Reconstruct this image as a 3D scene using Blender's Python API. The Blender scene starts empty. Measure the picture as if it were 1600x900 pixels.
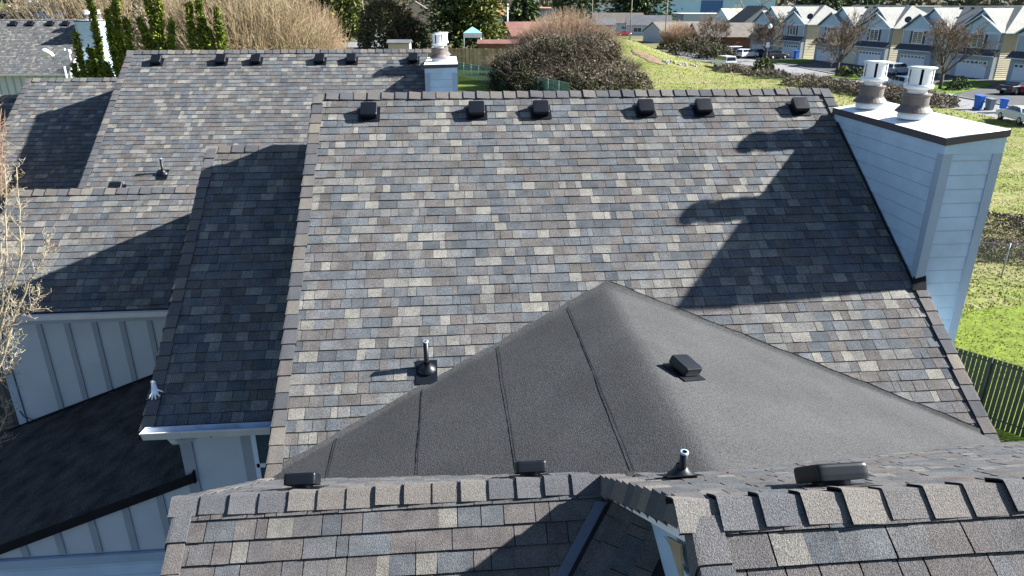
import bpy, math, random
from mathutils import Vector, Matrix
from mathutils import noise as mnoise

R = random.Random(7)
V3 = Vector
scn = bpy.context.scene
COL = scn.collection
rad = math.radians
P15 = 8 / 12                      # roof pitch 8 in 12
CP, SP = math.cos(math.atan(P15)), math.sin(math.atan(P15))

# ------------------------------------------------------------------ camera
CAMZ = 10.0
TH, PS, FPX = rad(21.92), rad(5.0), 1110.0
cam = bpy.data.cameras.new('camera')
cam.sensor_width = 36
cam.lens = 36 * FPX / 1600
cam.clip_end = 5000
camo = bpy.data.objects.new('camera', cam)
COL.objects.link(camo)
camo.location = (0, 0, CAMZ)
camo.rotation_euler = (math.pi / 2 - TH, 0, -PS)
scn.camera = camo

# survey helper: where the sight line of a photo pixel meets a real plane
_fw = V3((math.sin(PS) * math.cos(TH), math.cos(PS) * math.cos(TH), -math.sin(TH)))
_rt = V3((math.cos(PS), -math.sin(PS), 0))
_dn = _fw.cross(_rt)
def sight(x, y):
    return _rt * ((x - 800) / FPX) + _dn * ((y - 450) / FPX) + _fw
def hit(x, y, n, p):
    n = V3(n); r = sight(x, y)
    t = n.dot(V3(p) - V3((0, 0, CAMZ))) / n.dot(r)
    return V3((0, 0, CAMZ)) + r * t
def gnd(x, y, z=0.0): return hit(x, y, (0, 0, 1), (0, 0, z))
def atY(x, y, Y): return hit(x, y, (0, 1, 0), (0, Y, 0))
def atX(x, y, X): return hit(x, y, (1, 0, 0), (X, 0, 0))

# ------------------------------------------------------------------ world, sun
SUN_EL, SUN_AZ = rad(32.0), rad(86.5)       # azimuth from +Y towards +X
w = bpy.data.worlds.new('World'); scn.world = w; w.use_nodes = True
nt = w.node_tree; nt.nodes.clear()
sky = nt.nodes.new('ShaderNodeTexSky'); sky.sky_type = 'NISHITA'; sky.sun_disc = False
sky.sun_elevation = SUN_EL; sky.sun_rotation = SUN_AZ
sky.air_density = 0.9; sky.dust_density = 0.4; sky.ozone_density = 2.8
bg = nt.nodes.new('ShaderNodeBackground'); bg.inputs['Strength'].default_value = 0.05
wo = nt.nodes.new('ShaderNodeOutputWorld')
nt.links.new(sky.outputs[0], bg.inputs[0]); nt.links.new(bg.outputs[0], wo.inputs[0])
sd = bpy.data.lights.new('sun', 'SUN'); sd.energy = 5.0; sd.angle = rad(1.0); sd.color = (1.0, 0.975, 0.94)
so = bpy.data.objects.new('sun', sd); COL.objects.link(so)
sdir = V3((math.cos(SUN_EL) * math.sin(SUN_AZ), math.cos(SUN_EL) * math.cos(SUN_AZ), math.sin(SUN_EL)))
so.rotation_euler = sdir.to_track_quat('Z', 'Y').to_euler()
so.location = (40, 0, 40)
scn.view_settings.view_transform = 'Standard'
scn.view_settings.look = 'None'
scn.view_settings.gamma = 1
scn.view_settings.exposure = 1.85
scn.cycles.use_denoising = True
scn.cycles.max_bounces = 6
scn.cycles.transparent_max_bounces = 8

# ------------------------------------------------------------------ materials
MATS = {}
def mat(name, col, rough=0.7, var=0.12, scale=6.0, bump=0.0, bscale=None, metal=0.0, tint=None, spec=0.5, coat=0.0, grain=None):
    """noise-varied principled material. tint: list of (pos,(r,g,b)) ramp stops driven by the 'tint' face attribute"""
    if name in MATS: return MATS[name]
    m = bpy.data.materials.new(name); m.use_nodes = True
    n = m.node_tree; b = n.nodes['Principled BSDF']; L = n.links.new
    b.inputs['Roughness'].default_value = rough
    b.inputs['Metallic'].default_value = metal
    b.inputs['Specular IOR Level'].default_value = spec
    b.inputs['Coat Weight'].default_value = coat
    tc = n.nodes.new('ShaderNodeTexCoord')
    nz = n.nodes.new('ShaderNodeTexNoise'); nz.inputs['Scale'].default_value = scale; nz.inputs['Detail'].default_value = 6
    L(tc.outputs['Object'], nz.inputs['Vector'])
    if tint:
        at = n.nodes.new('ShaderNodeAttribute'); at.attribute_name = 'tint'
        rp = n.nodes.new('ShaderNodeValToRGB'); rp.color_ramp.interpolation = 'LINEAR'
        els = rp.color_ramp.elements
        els[0].position = tint[0][0]; els[0].color = (*tint[0][1], 1)
        els[1].position = tint[-1][0]; els[1].color = (*tint[-1][1], 1)
        for p, c in tint[1:-1]:
            e = els.new(p); e.color = (*c, 1)
        L(at.outputs['Fac'], rp.inputs[0]); src = rp.outputs[0]
    else:
        rgb = n.nodes.new('ShaderNodeRGB'); rgb.outputs[0].default_value = (*col, 1); src = rgb.outputs[0]
    mr = n.nodes.new('ShaderNodeMapRange')
    mr.inputs['From Min'].default_value = 0.3; mr.inputs['From Max'].default_value = 0.7
    mr.inputs['To Min'].default_value = 1 - var; mr.inputs['To Max'].default_value = 1 + var
    L(nz.outputs['Fac'], mr.inputs['Value'])
    mx = n.nodes.new('ShaderNodeVectorMath'); mx.operation = 'SCALE'
    L(src, mx.inputs[0]); L(mr.outputs[0], mx.inputs['Scale']); out = mx.outputs[0]
    if grain:
        g = n.nodes.new('ShaderNodeTexNoise'); g.inputs['Scale'].default_value = grain[0]; g.inputs['Detail'].default_value = 3
        L(tc.outputs['Object'], g.inputs['Vector'])
        gr = n.nodes.new('ShaderNodeMapRange')
        gr.inputs['From Min'].default_value = 0.32; gr.inputs['From Max'].default_value = 0.68
        gr.inputs['To Min'].default_value = 1 - grain[1]; gr.inputs['To Max'].default_value = 1 + grain[1]
        L(g.outputs['Fac'], gr.inputs['Value'])
        m2 = n.nodes.new('ShaderNodeVectorMath'); m2.operation = 'SCALE'
        L(out, m2.inputs[0]); L(gr.outputs[0], m2.inputs['Scale']); out = m2.outputs[0]
    L(out, b.inputs['Base Color'])
    if bump:
        bn = n.nodes.new('ShaderNodeTexNoise'); bn.inputs['Scale'].default_value = bscale or scale * 4; bn.inputs['Detail'].default_value = 4
        L(tc.outputs['Object'], bn.inputs['Vector'])
        bp = n.nodes.new('ShaderNodeBump'); bp.inputs['Strength'].default_value = bump; bp.inputs['Distance'].default_value = 0.02
        L(bn.outputs['Fac'], bp.inputs['Height']); L(bp.outputs[0], b.inputs['Normal'])
    MATS[name] = m
    return m

SLATE = (0.036, 0.046, 0.058)
def ramp_(st, k=1.0, g=0.0):
    """scale a colour ramp and pull it towards grey"""
    out = []
    for p, c in st:
        m = sum(c) / 3; out.append((p, tuple((x + (m - x) * g) * k for x in c)))
    return out
SH_RAMP = ramp_([(0.0, (0.098, 0.112, 0.126)), (0.14, (0.126, 0.142, 0.156)), (0.28, (0.078, 0.090, 0.102)), (0.40, (0.148, 0.163, 0.175)),
           (0.52, (0.116, 0.106, 0.100)), (0.64, (0.150, 0.135, 0.124)), (0.74, (0.115, 0.121, 0.128)), (0.80, (0.165, 0.165, 0.158)), (0.88, (0.205, 0.198, 0.174)), (1.0, (0.262, 0.246, 0.205))], .84, .25)
SHN_RAMP = ramp_([(0.0, (0.084, 0.092, 0.102)), (0.2, (0.108, 0.118, 0.128)), (0.4, (0.128, 0.138, 0.147)), (0.55, (0.112, 0.102, 0.100)), (0.72, (0.135, 0.122, 0.116)),
            (0.85, (0.135, 0.138, 0.140)), (1.0, (0.205, 0.190, 0.162))], .86, .1)
M_SH = mat('asphalt_shingle', None, 0.95, 0.20, 5.5, 0.5, 140, tint=SH_RAMP, spec=0.15, grain=(70, 0.42))
M_SHN = mat('asphalt_shingle_close', None, 0.95, 0.20, 6.0, 0.6, 170, tint=SHN_RAMP, spec=0.15, grain=(120, 0.42))
M_SHE = mat('shingle_butt_edge', (0.024, 0.024, 0.026), 0.95, 0.2, spec=0.1)
M_CAP = mat('ridge_cap_shingle', None, 0.95, 0.08, 2.0, 0.5, 150, spec=0.15, grain=(120, 0.36),
            tint=[(0.0, (0.075, 0.078, 0.085)), (0.4, (0.105, 0.106, 0.110)), (0.6, (0.128, 0.114, 0.104)), (0.8, (0.145, 0.138, 0.127)), (1.0, (0.195, 0.175, 0.143))])
M_MEMB = mat('modified_bitumen_membrane', (0.061, 0.062, 0.063), 0.95, 0.12, 1.6, 0.4, 100, spec=0.15, grain=(75, 0.46))
M_SEAM = mat('membrane_seam_tar', (0.010, 0.010, 0.012), 0.7)
M_BLKP = mat('black_vent_plastic', (0.004, 0.006, 0.010), 0.42, 0.15, 9, spec=0.35)
M_PAINT = mat('pale_blue_siding_paint', (0.42, 0.55, 0.67), 0.6, 0.09, 3.2, 0.1, 40)
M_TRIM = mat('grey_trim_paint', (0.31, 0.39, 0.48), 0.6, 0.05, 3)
M_TRIML = mat('light_corner_trim_paint', (0.55, 0.63, 0.72), 0.55, 0.04, 3)
M_BB = mat('board_and_batten_paint', (0.42, 0.47, 0.52), 0.6, 0.06, 1.8, 0.12, 60)
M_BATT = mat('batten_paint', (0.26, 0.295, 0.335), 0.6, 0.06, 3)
M_METW = mat('white_painted_sheet_metal', (0.78, 0.79, 0.80), 0.42, 0.05, 3, spec=0.5)
M_GALV = mat('galvanised_steel', (0.70, 0.71, 0.72), 0.36, 0.08, 10, metal=0.25)
M_BRN = mat('brown_storm_collar_metal', (0.115, 0.095, 0.088), 0.6, 0.14, 7, 0.15, 30)
M_FASC = mat('dark_brown_cap_edge_metal', (0.055, 0.046, 0.052), 0.5, 0.1, 4)
M_GUT = mat('gutter_painted_metal', (0.52, 0.52, 0.50), 0.5, 0.08, 4)
M_GUTIN = mat('gutter_inside_metal', (0.55, 0.62, 0.72), 0.4, 0.25, 5)
M_DEB = mat('leaf_debris', (0.03, 0.025, 0.02), 0.9, 0.3)
M_GLASS = mat('window_glass', (0.05, 0.075, 0.085), 0.08, 0.1, 3, spec=0.8)
M_DARK = mat('black_roofing_felt', (0.012, 0.013, 0.015), 0.9, 0.25, 4, 0.2, 60, spec=0.15)
M_WOODL = mat('bare_sheathing_board', (0.34, 0.27, 0.17), 0.8, 0.25, 5)
M_GLOVE = mat('white_cotton_glove', (0.75, 0.77, 0.80), 0.9, 0.06, 60, 0.3, 300)
M_GLOVEC = mat('grey_glove_cuff', (0.55, 0.58, 0.63), 0.9, 0.1, 60)

# ------------------------------------------------------------------ mesh building
ORG = {}
class MB:
    def __init__(s): s.v = []; s.f = []; s.m = []; s.t = []; s.sm = []
    def quad(s, a, b, c, d, m=0, t=0.5, sm=False):
        i = len(s.v); s.v += [tuple(a), tuple(b), tuple(c), tuple(d)]; s.f.append((i, i + 1, i + 2, i + 3)); s.m.append(m); s.t.append(t); s.sm.append(sm)
    def poly(s, pts, m=0, t=0.5):
        i = len(s.v); s.v += [tuple(p) for p in pts]; s.f.append(tuple(range(i, i + len(pts)))); s.m.append(m); s.t.append(t); s.sm.append(False)
    def obox(s, c, U, V, W, m=0, t=0.5):
        """box about centre c with half vectors U,V,W"""
        c, U, V, W = V3(c), V3(U), V3(V), V3(W); i = len(s.v)
        for a in (-1, 1):
            for b in (-1, 1):
                for d in (-1, 1): s.v.append(tuple(c + U * a + V * b + W * d))
        for q in ((0, 1, 3, 2), (4, 6, 7, 5), (0, 4, 5, 1), (2, 3, 7, 6), (0, 2, 6, 4), (1, 5, 7, 3)):
            s.f.append(tuple(i + k for k in q)); s.m.append(m); s.t.append(t); s.sm.append(False)
    def box(s, x0, x1, y0, y1, z0, z1, m=0, t=0.5):
        s.obox(((x0 + x1) / 2, (y0 + y1) / 2, (z0 + z1) / 2), ((x1 - x0) / 2, 0, 0), (0, (y1 - y0) / 2, 0), (0, 0, (z1 - z0) / 2), m, t)
    def prism(s, pts, ext, m=0, t=0.5):
        """closed prism: polygon pts extruded by vector ext"""
        n = len(pts); i = len(s.v); e = V3(ext)
        s.v += [tuple(p) for p in pts] + [tuple(V3(p) + e) for p in pts]
        s.f.append(tuple(range(i, i + n))[::-1]); s.f.append(tuple(range(i + n, i + 2 * n)))
        for k in range(n):
            j = (k + 1) % n; s.f.append((i + k, i + j, i + n + j, i + n + k))
        s.m += [m] * (n + 2); s.t += [t] * (n + 2); s.sm += [False] * (n + 2)
    def lathe(s, c, prof, n=20, m=0, t=0.5, N=(0, 0, 1), U=None, sq=None, cap0=False, cap1=True, smooth=True):
        """rings (r,h) about axis N; sq = superellipse exponent for rounded squares"""
        c, N = V3(c), V3(N).normalized()
        U = V3(U) if U else (V3((1, 0, 0)) if abs(N.x) < .9 else V3((0, 1, 0)))
        U = (U - N * U.dot(N)).normalized(); W = N.cross(U); i = len(s.v)
        for r, h in prof:
            for k in range(n):
                a = 2 * math.pi * (k + .5) / n; ca, sa = math.cos(a), math.sin(a)
                if sq:
                    e = 2 / sq; ca2 = math.copysign(abs(ca) ** e, ca); sa2 = math.copysign(abs(sa) ** e, sa)
                else: ca2, sa2 = ca, sa
                s.v.append(tuple(c + U * (ca2 * r) + W * (sa2 * r) + N * h))
        for q in range(len(prof) - 1):
            for k in range(n):
                j = (k + 1) % n; s.f.append((i + q * n + k, i + q * n + j, i + (q + 1) * n + j, i + (q + 1) * n + k)); s.m.append(m); s.t.append(t); s.sm.append(smooth)
        if cap0: s.f.append(tuple(i + k for k in range(n))[::-1]); s.m.append(m); s.t.append(t); s.sm.append(False)
        if cap1:
            b = i + (len(prof) - 1) * n; s.f.append(tuple(b + k for k in range(n))); s.m.append(m); s.t.append(t); s.sm.append(False)
    def tube(s, pts, r0, r1, n=5, m=0, t=0.5, cap=True):
        pts = [V3(p) for p in pts]; i = len(s.v); L = len(pts)
        for q, p in enumerate(pts):
            d = (pts[min(q + 1, L - 1)] - pts[max(q - 1, 0)])
            if d.length < 1e-9: d = V3((0, 0, 1))
            d.normalize(); U = d.cross(V3((0.31, 0.17, 0.93))); U = U.normalized() if U.length > 1e-4 else V3((1, 0, 0)); W = d.cross(U)
            r = r0 + (r1 - r0) * q / (L - 1)
            for k in range(n):
                a = 2 * math.pi * k / n; s.v.append(tuple(p + U * (math.cos(a) * r) + W * (math.sin(a) * r)))
        for q in range(L - 1):
            for k in range(n):
                j = (k + 1) % n; s.f.append((i + q * n + k, i + q * n + j, i + (q + 1) * n + j, i + (q + 1) * n + k)); s.m.append(m); s.t.append(t); s.sm.append(True)
        if cap and n > 2:
            b = i + (L - 1) * n; s.f.append(tuple(b + k for k in range(n))); s.m.append(m); s.t.append(t); s.sm.append(False)
            s.f.append(tuple(i + k for k in range(n))[::-1]); s.m.append(m); s.t.append(t); s.sm.append(False)
    def leaf(s, c, size, asp, rnd, t, m=0, d=None):
        """one pointed leaf-clump face"""
        a = V3((rnd.gauss(0, 1), rnd.gauss(0, 1), rnd.gauss(0, 1))) if d is None else V3(d) + V3((rnd.gauss(0, .3), rnd.gauss(0, .3), rnd.gauss(0, .3)))
        a.normalize(); b = a.cross(V3((rnd.gauss(0, 1), rnd.gauss(0, 1), rnd.gauss(0, 1))))
        b = b.normalized() if b.length > 1e-5 else V3((1, 0, 0)); c = V3(c); i = len(s.v)
        s.v += [tuple(c - a * size), tuple(c + b * size * asp), tuple(c + a * size), tuple(c - b * size * asp)]
        s.f.append((i, i + 1, i + 2, i + 3)); s.m.append(m); s.t.append(t); s.sm.append(False)
    def build(s, name, mats, parent=None, org=None):
        me = bpy.data.meshes.new(name); o = ORG[parent.name] if parent else V3(org or (0, 0, 0))
        me.from_pydata([(a - o.x, b - o.y, c - o.z) for a, b, c in s.v], [], s.f)
        if not isinstance(mats, (list, tuple)): mats = [mats]
        for q in mats: me.materials.append(q)
        me.polygons.foreach_set('material_index', s.m); me.polygons.foreach_set('use_smooth', s.sm)
        at = me.attributes.new('tint', 'FLOAT', 'FACE'); at.data.foreach_set('value', s.t)
        me.update()
        ob = bpy.data.objects.new(name, me); COL.objects.link(ob)
        if parent: ob.parent = parent
        else: ob.location = o
        ORG[ob.name] = o
        return ob

def tag(o, label, cat, group=None):
    o['label'] = label; o['category'] = cat
    if group: o['group'] = group
    return o
def thing(name, label, cat, loc=(0, 0, 0), group=None):
    o = bpy.data.objects.new(name, None); COL.objects.link(o); o.location = loc; o.empty_display_size = 0.3
    ORG[o.name] = V3(loc); return tag(o, label, cat, group)
def setting(o, kind='structure', label=None, cat=None):
    o['kind'] = kind
    if label: o['label'] = label; o['category'] = cat
    return o
def copy_tree(o, parent=None):
    c = o.copy(); COL.objects.link(c)
    if parent: c.parent = parent
    for ch in o.children: copy_tree(ch, c)
    return c

# ------------------------------------------------------------------ roofing
def shingles(mb, O, U, V, W, L, e=0.149, seed=1, tan=1.0, gap=0.006, lift=0.0085, keep=None):
    """laminated shingle courses: every tab is a lapped slab. O ridge-side corner, U across, V down the slope"""
    r = random.Random(seed); O, U, V = V3(O), V3(U).normalized(), V3(V).normalized(); N = U.cross(V)
    if N.z < 0: N = -N
    mb.quad(O - N * .01, O + U * W - N * .01, O + U * W + V * L - N * .01, O + V * L - N * .01, 1, .5)
    rows = int(L / e + .999)
    for k in range(rows):
        v0, v1 = k * e, min((k + 1) * e, L)
        u = -r.uniform(0, .25); left = r.uniform(.3, .9); base = r.random()
        jit = r.uniform(-.003, .003)
        while u < W:
            wd = r.choice((.09, .12, .15, .17, .19, .21, .24, .28)) * r.uniform(.85, 1.15)
            seam = False; left -= wd
            if left < 0: wd += left * .3; left = r.uniform(.6, .95); seam = True; base = r.random()
            wd = max(wd, .06)
            a, b = max(u, 0), min(u + wd, W)
            q = r.random()
            if q < .18 * tan:
                t = r.uniform(.82, 1)
                if wd > .2 and not seam and r.random() < .6: wd *= .62; b = min(u + wd, W)
            elif q < .29 * tan: t = r.uniform(.76, .84)
            elif q < .56: t = r.uniform(.5, .67)
            elif q < .66: t = r.uniform(.68, .76)
            else: t = r.uniform(0, .48)
            if b - a > .02 and (keep is None or keep((a + b) / 2, (v0 + v1) / 2)):
                hi = lift + (r.choice((0, .005)) if not seam else .003)
                g = gap if (seam or r.random() < .45) else .0012
                b2 = b - g if b < W else b; vv = v1 + jit + r.uniform(-.002, .002)
                p0 = O + U * a + V * v0 + N * .001; p1 = O + U * b2 + V * v0 + N * .001
                p2 = O + U * b2 + V * vv + N * hi; p3 = O + U * a + V * vv + N * hi
                mb.quad(p3, p2, p1, p0, 0, t)
                mb.quad(p3 - N * (hi + .003), p2 - N * (hi + .003), p2, p3, 1, .5)
                mb.quad(p1, p2, p2 - N * hi, p1 - N * .003, 1, .5); mb.quad(p0 - N * .003, p3 - N * hi, p3, p0, 1, .5)
            u += wd
def caps(mb, P, D, S1, S2, w1, w2, L, e=0.214, seed=1, hb=.024, th=.010, tint=(0, 1), n1=None, n2=None):
    """overlapping bent cap shingles running along D; the raised butt faces -D. S1,S2 point down both sides"""
    r = random.Random(seed); P, D, S1, S2 = V3(P), V3(D).normalized(), V3(S1).normalized(), V3(S2).normalized()
    A = -(S1 + S2); A = A.normalized() if A.length > .05 else V3((0, 0, 1))
    def out(S):
        n = A - S * A.dot(S); return n.normalized()
    N1, N2 = out(S1), out(S2); n = int(L / e + .5)
    for k in range(n):
        t = r.uniform(*tint); j = r.uniform(-.009, .009); jb = r.uniform(-.002, .003)
        def sec(d, h):
            b = P + D * d
            return [b + S1 * (w1 + j) + N1 * h, b + S1 * w1 * .5 + N1 * (h + jb), b + S1 * .012 + N1 * h, b + A * (h * 1.04), b + S2 * .012 + N2 * h, b + S2 * w2 * .5 + N2 * h, b + S2 * (w2 + j) + N2 * h]
        h0 = hb * r.uniform(.7, 1.2)
        a0 = sec(k * e, h0); b0 = sec((k + 1) * e + .02, .008); al = sec(k * e, h0 - th)
        for q in range(6):
            mb.quad(a0[q], b0[q], b0[q + 1], a0[q + 1], 0, t)
            mb.quad(a0[q], a0[q + 1], al[q + 1], al[q], 1, t)
        bl = sec((k + 1) * e + .02, -.006)
        mb.quad(a0[0], al[0], bl[0], b0[0], 0, t * .6); mb.quad(a0[6], b0[6], bl[6], al[6], 0, t * .6)
        zz = sec(k * e, -.01)
        mb.quad(al[0], zz[0], bl[0], bl[0], 1, t); mb.quad(al[6], bl[6], bl[6], zz[6], 1, t)

DN = V3((0, -CP, -SP))      # down the slopes that face the camera
DB = V3((0, CP, -SP))       # down the far slopes
NF = V3((0, -SP, CP)); NB = V3((0, SP, CP))

def roof_vent(parent, P, N, up, size=.15, name='roof_vent'):
    """low slant vent: flange, round neck and rounded square hood lying parallel to the slope"""
    N, up = V3(N), V3(up)
    b = MB(); b.lathe(P, [(size * .66, .005), (size * .66, .06), (size * .62, .095)], 20, N=N, U=up, cap1=True)
    o = b.build(name, M_BLKP, parent)
    h = MB(); T = (N * .94 + up * -.10 + V3((0, 0, .0))).normalized(); c = V3(P) + N * .072
    h.lathe(c, [(size * .97, -.03), (size * .985, .0), (size * .985, .040), (size * .965, .052), (size * .92, .059), (size * .4, .061)], 44, N=T, U=up, sq=11, cap0=True, smooth=False)
    h.build('hood', M_BLKP, o)
    f = MB(); U = up.cross(N).normalized()
    f.obox(V3(P) + N * .016 - up * .02, U * size * 1.28, up * size * 1.25, N * .004)
    f.build('flange', M_BLKP, o)
    return o
def pipe_vent(parent, P, N, up, h=.42, r=.030, tilt=0, name='plumbing_vent'):
    b = MB(); b.lathe(P, [(r, -.02), (r, h), (r * .72, h), (r * .72, h - .06)], 16, N=(0, 0, 1), cap1=True)
    o = b.build(name, M_BLKP, parent)
    f = MB(); U = up.cross(N).normalized()
    f.obox(V3(P) + N * .016 - up * .05, U * .125, up * .16, N * .003)
    f.lathe(P, [(.112, .010), (.104, .024), (.082, .042), (.058, .062), (r + .012, .090), (r + .006, .105)], 22, N=(N * .55 + V3((0, 0, .45))), cap1=False)
    f.build('flashing_boot', M_BLKP, o)
    rr = MB(); rr.lathe(P, [(r + .004, h - .012), (r + .004, h + .002), (r * .74, h + .002)], 16, cap1=False); rr.build('rim', M_TRIM, o)
    return o

def lap_wall(mb, A, B, z0, ztop, e=.178, out=None, lap=.012, m=0):
    """lap siding between plan points A,B; ztop(s) gives the top height at fraction s"""
    A, B = V3((A[0], A[1], 0)), V3((B[0], B[1], 0)); d = (B - A); out = V3(out)
    z = z0
    zmax = max(ztop(0), ztop(1))
    while z < zmax:
        z1 = min(z + e, zmax)
        # span of the board where top surface is above z
        ss = [k / 24 for k in range(25)]; ok = [q for q in ss if ztop(q) >= z + .001]
        if ok:
            a, b = min(ok), max(ok)
            ta, tb = min(z1, ztop(a)), min(z1, ztop(b))
            p = [A + d * a + out * lap + V3((0, 0, z)), A + d * b + out * lap + V3((0, 0, z)), A + d * b + out * .002 + V3((0, 0, tb)), A + d * a + out * .002 + V3((0, 0, ta))]
            mb.quad(p[0], p[1], p[2], p[3], m, .5)
            mb.quad(p[0] - out * (lap + .002) - V3((0, 0, .003)), p[1] - out * (lap + .002) - V3((0, 0, .003)), p[1] + V3((0, 0, .004)) + out * .001, p[0] + V3((0, 0, .004)) + out * .001, 1, .5)  # lap underside in the darker colour, painted to read as shade
            mb.quad(p[3] + out * .002 - V3((0, 0, .012)), p[2] + out * .002 - V3((0, 0, .012)), p[2] + out * .002, p[3] + out * .002, 1, .5)  # darker strip below each lap: its shadow and dirt line painted in
        z = z1

def chimney(parent, x0, x1, y0, y1, ztop, flues, zbase=0.0, zroof=None, slope=.13):
    """boxed wooden chimney: lap siding, corner boards, sloped metal cap, two flues"""
    zt = lambda x: ztop + slope * (x - x0)
    b = MB()
    b.box(x0 + .014, x1 - .014, y0 + .014, y1 - .014, zbase, ztop - .1)
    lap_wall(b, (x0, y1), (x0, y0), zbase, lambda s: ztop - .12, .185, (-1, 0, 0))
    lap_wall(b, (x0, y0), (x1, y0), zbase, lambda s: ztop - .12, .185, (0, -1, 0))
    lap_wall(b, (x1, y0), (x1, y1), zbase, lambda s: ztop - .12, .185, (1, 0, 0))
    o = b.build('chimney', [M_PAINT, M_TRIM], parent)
    cw = .105; e = .022
    for (cx, cy, sx, sy) in ((x0, y0, 1, 1), (x1, y0, -1, 1), (x0, y1, 1, -1), (x1, y1, -1, -1)):
        t = MB(); t.box(min(cx - sx * e, cx + sx * cw), max(cx - sx * e, cx + sx * cw), min(cy - sy * e, cy + sy * .004), max(cy - sy * e, cy + sy * .004), zbase, ztop - .20)
        t.box(min(cx - sx * (e - .003), cx + sx * .004), max(cx - sx * (e - .003), cx + sx * .004), min(cy + sy * .004, cy + sy * cw), max(cy + sy * .004, cy + sy * cw), zbase, ztop - .20)
        t.build('corner_board', M_TRIM, o)
    f = MB()
    f.prism([(x0 - .02, y0 - .02, ztop - .2), (x1 + .02, y0 - .02, ztop - .2), (x1 + .02, y0 - .02, zt(x1) - .06), (x0 - .02, y0 - .02, ztop - .06)], (0, y1 - y0 + .04, 0))
    f.build('frieze_board', M_PAINT, o)
    edge = MB()
    for (ax, ay), (bx, by) in (((x0 - .04, y0 - .04), (x1 + .04, y0 - .04)), ((x1 + .04, y0 - .04), (x1 + .04, y1 + .04)), ((x1 + .04, y1 + .04), (x0 - .04, y1 + .04)), ((x0 - .04, y1 + .04), (x0 - .04, y0 - .04))):
        edge.quad((ax, ay, zt(ax) - .085), (bx, by, zt(bx) - .085), (bx, by, zt(bx)), (ax, ay, zt(ax)))
    edge.quad((x0 - .04, y0 - .04, zt(x0) - .085), (x0 - .04, y1 + .04, zt(x0) - .085), (x1 + .04, y1 + .04, zt(x1) - .085), (x1 + .04, y0 - .04, zt(x1) - .085))
    edge.build('cap_edge', M_FASC, o)
    c = MB(); c.quad((x0 - .036, y0 - .036, zt(x0) + .003), (x1 + .036, y0 - .036, zt(x1) + .003), (x1 + .036, y1 + .036, zt(x1) + .003), (x0 - .036, y1 + .036, zt(x0) + .003))
    c.tube([(x0 - .03, y0 - .03, zt(x0) + .004), (x1 + .03, y0 - .03, zt(x1) + .004)], .006, .006, 6)
    c.build('chase_cap', M_METW, o)
    for (fx, fy, k) in flues:
        z = zt(fx) * 1.0 + .004; rr = .92 * k
        m1 = MB(); P = (fx, fy, z)
        m1.lathe(P, [(.215 * k, 0), (.215 * k, .085), (.20 * k, .095)], 28, cap1=False)
        m1.build('flue_collar', M_GALV, o); m1 = MB(); m1.lathe((fx, fy, z + .31 * k), [(.135 * k, 0), (.135 * k, .12)], 24, cap1=False)
        m1.build('flue_pipe', M_GALV, o)
        m2 = MB(); m2.lathe(P, [(.20 * k, .08), (.262 * k, .088), (.268 * k, .092), (.266 * k, .10), (.205 * k, .166), (.203 * k, .17), (.203 * k, .178), (.188 * k, .182), (.188 * k, .186), (.188 * k, .310), (.190 * k, .315), (.204 * k, .318), (.206 * k, .322), (.206 * k, .338), (.20 * k, .342), (.14 * k, .345)], 28, cap1=False, smooth=False)
        m2.build('storm_collar', M_BRN, o)
        m3 = MB(); zc = .345 + .07
        m3.lathe(P, [(.14 * k, zc - .02), (.205 * k, zc), (.205 * k, zc + .045), (.17 * k, zc + .05)], 28, cap1=False)
        m3.lathe(P, [(.195 * k, zc + .26), (.205 * k, zc + .265), (.205 * k, zc + .278), (.0 + .06, zc + .284)], 28, cap0=True)
        for q in range(6):       # curved baffle plates with slots between them
            a0 = 2 * math.pi * q / 6 + .12; a1 = a0 + 2 * math.pi / 6 * .80
            pts = [a0 + (a1 - a0) * s / 4 for s in range(5)]
            for s in range(4):
                p, p2 = pts[s], pts[s + 1]; r0 = .178 * k
                lo, h = z + zc + .05, z + zc + .262
                m3.quad((fx + math.cos(p) * r0, fy + math.sin(p) * r0, lo), (fx + math.cos(p2) * r0, fy + math.sin(p2) * r0, lo), (fx + math.cos(p2) * r0, fy + math.sin(p2) * r0, h), (fx + math.cos(p) * r0, fy + math.sin(p) * r0, h))
        m3.build('flue_cap', M_METW, o)
        m4 = MB(); m4.lathe(P, [(.10 * k, zc + .04), (.10 * k, zc + .26)], 16, cap1=False); m4.build('flue_liner', M_DARK, o)
    return o

def board_batten(parent, A, B, z0, ztop, first, step, out, name='wall', bw=.05, th=.022, mats=(None, None), zbat0=None, tops=None):
    """vertical board-and-batten wall; ztop(s metres along A->B)"""
    A3, B3 = V3((A[0], A[1], 0)), V3((B[0], B[1], 0)); L = (B3 - A3).length; d = (B3 - A3) / L; out = V3(out)
    b = MB()
    b.prism([A3 + V3((0, 0, z0)), B3 + V3((0, 0, z0)), B3 + V3((0, 0, ztop(L))), A3 + V3((0, 0, ztop(0)))], -out * .12)
    w_ = b.build(name, mats[0] or M_BB, parent)
    s = first
    while s < L - .02:
        t = MB()
        zb = z0 + .001 if zbat0 is None else zbat0
        p = [A3 + d * (s - bw) + V3((0, 0, zb)), A3 + d * (s + bw) + V3((0, 0, zb)), A3 + d * (s + bw) + V3((0, 0, ztop(s + bw) - .002)), A3 + d * (s - bw) + V3((0, 0, ztop(s - bw) - .002))]
        t.prism([q + out * .001 for q in p], out * th); s += step
        t.build('batten', mats[1] or M_BATT, w_)
    return w_

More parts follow.
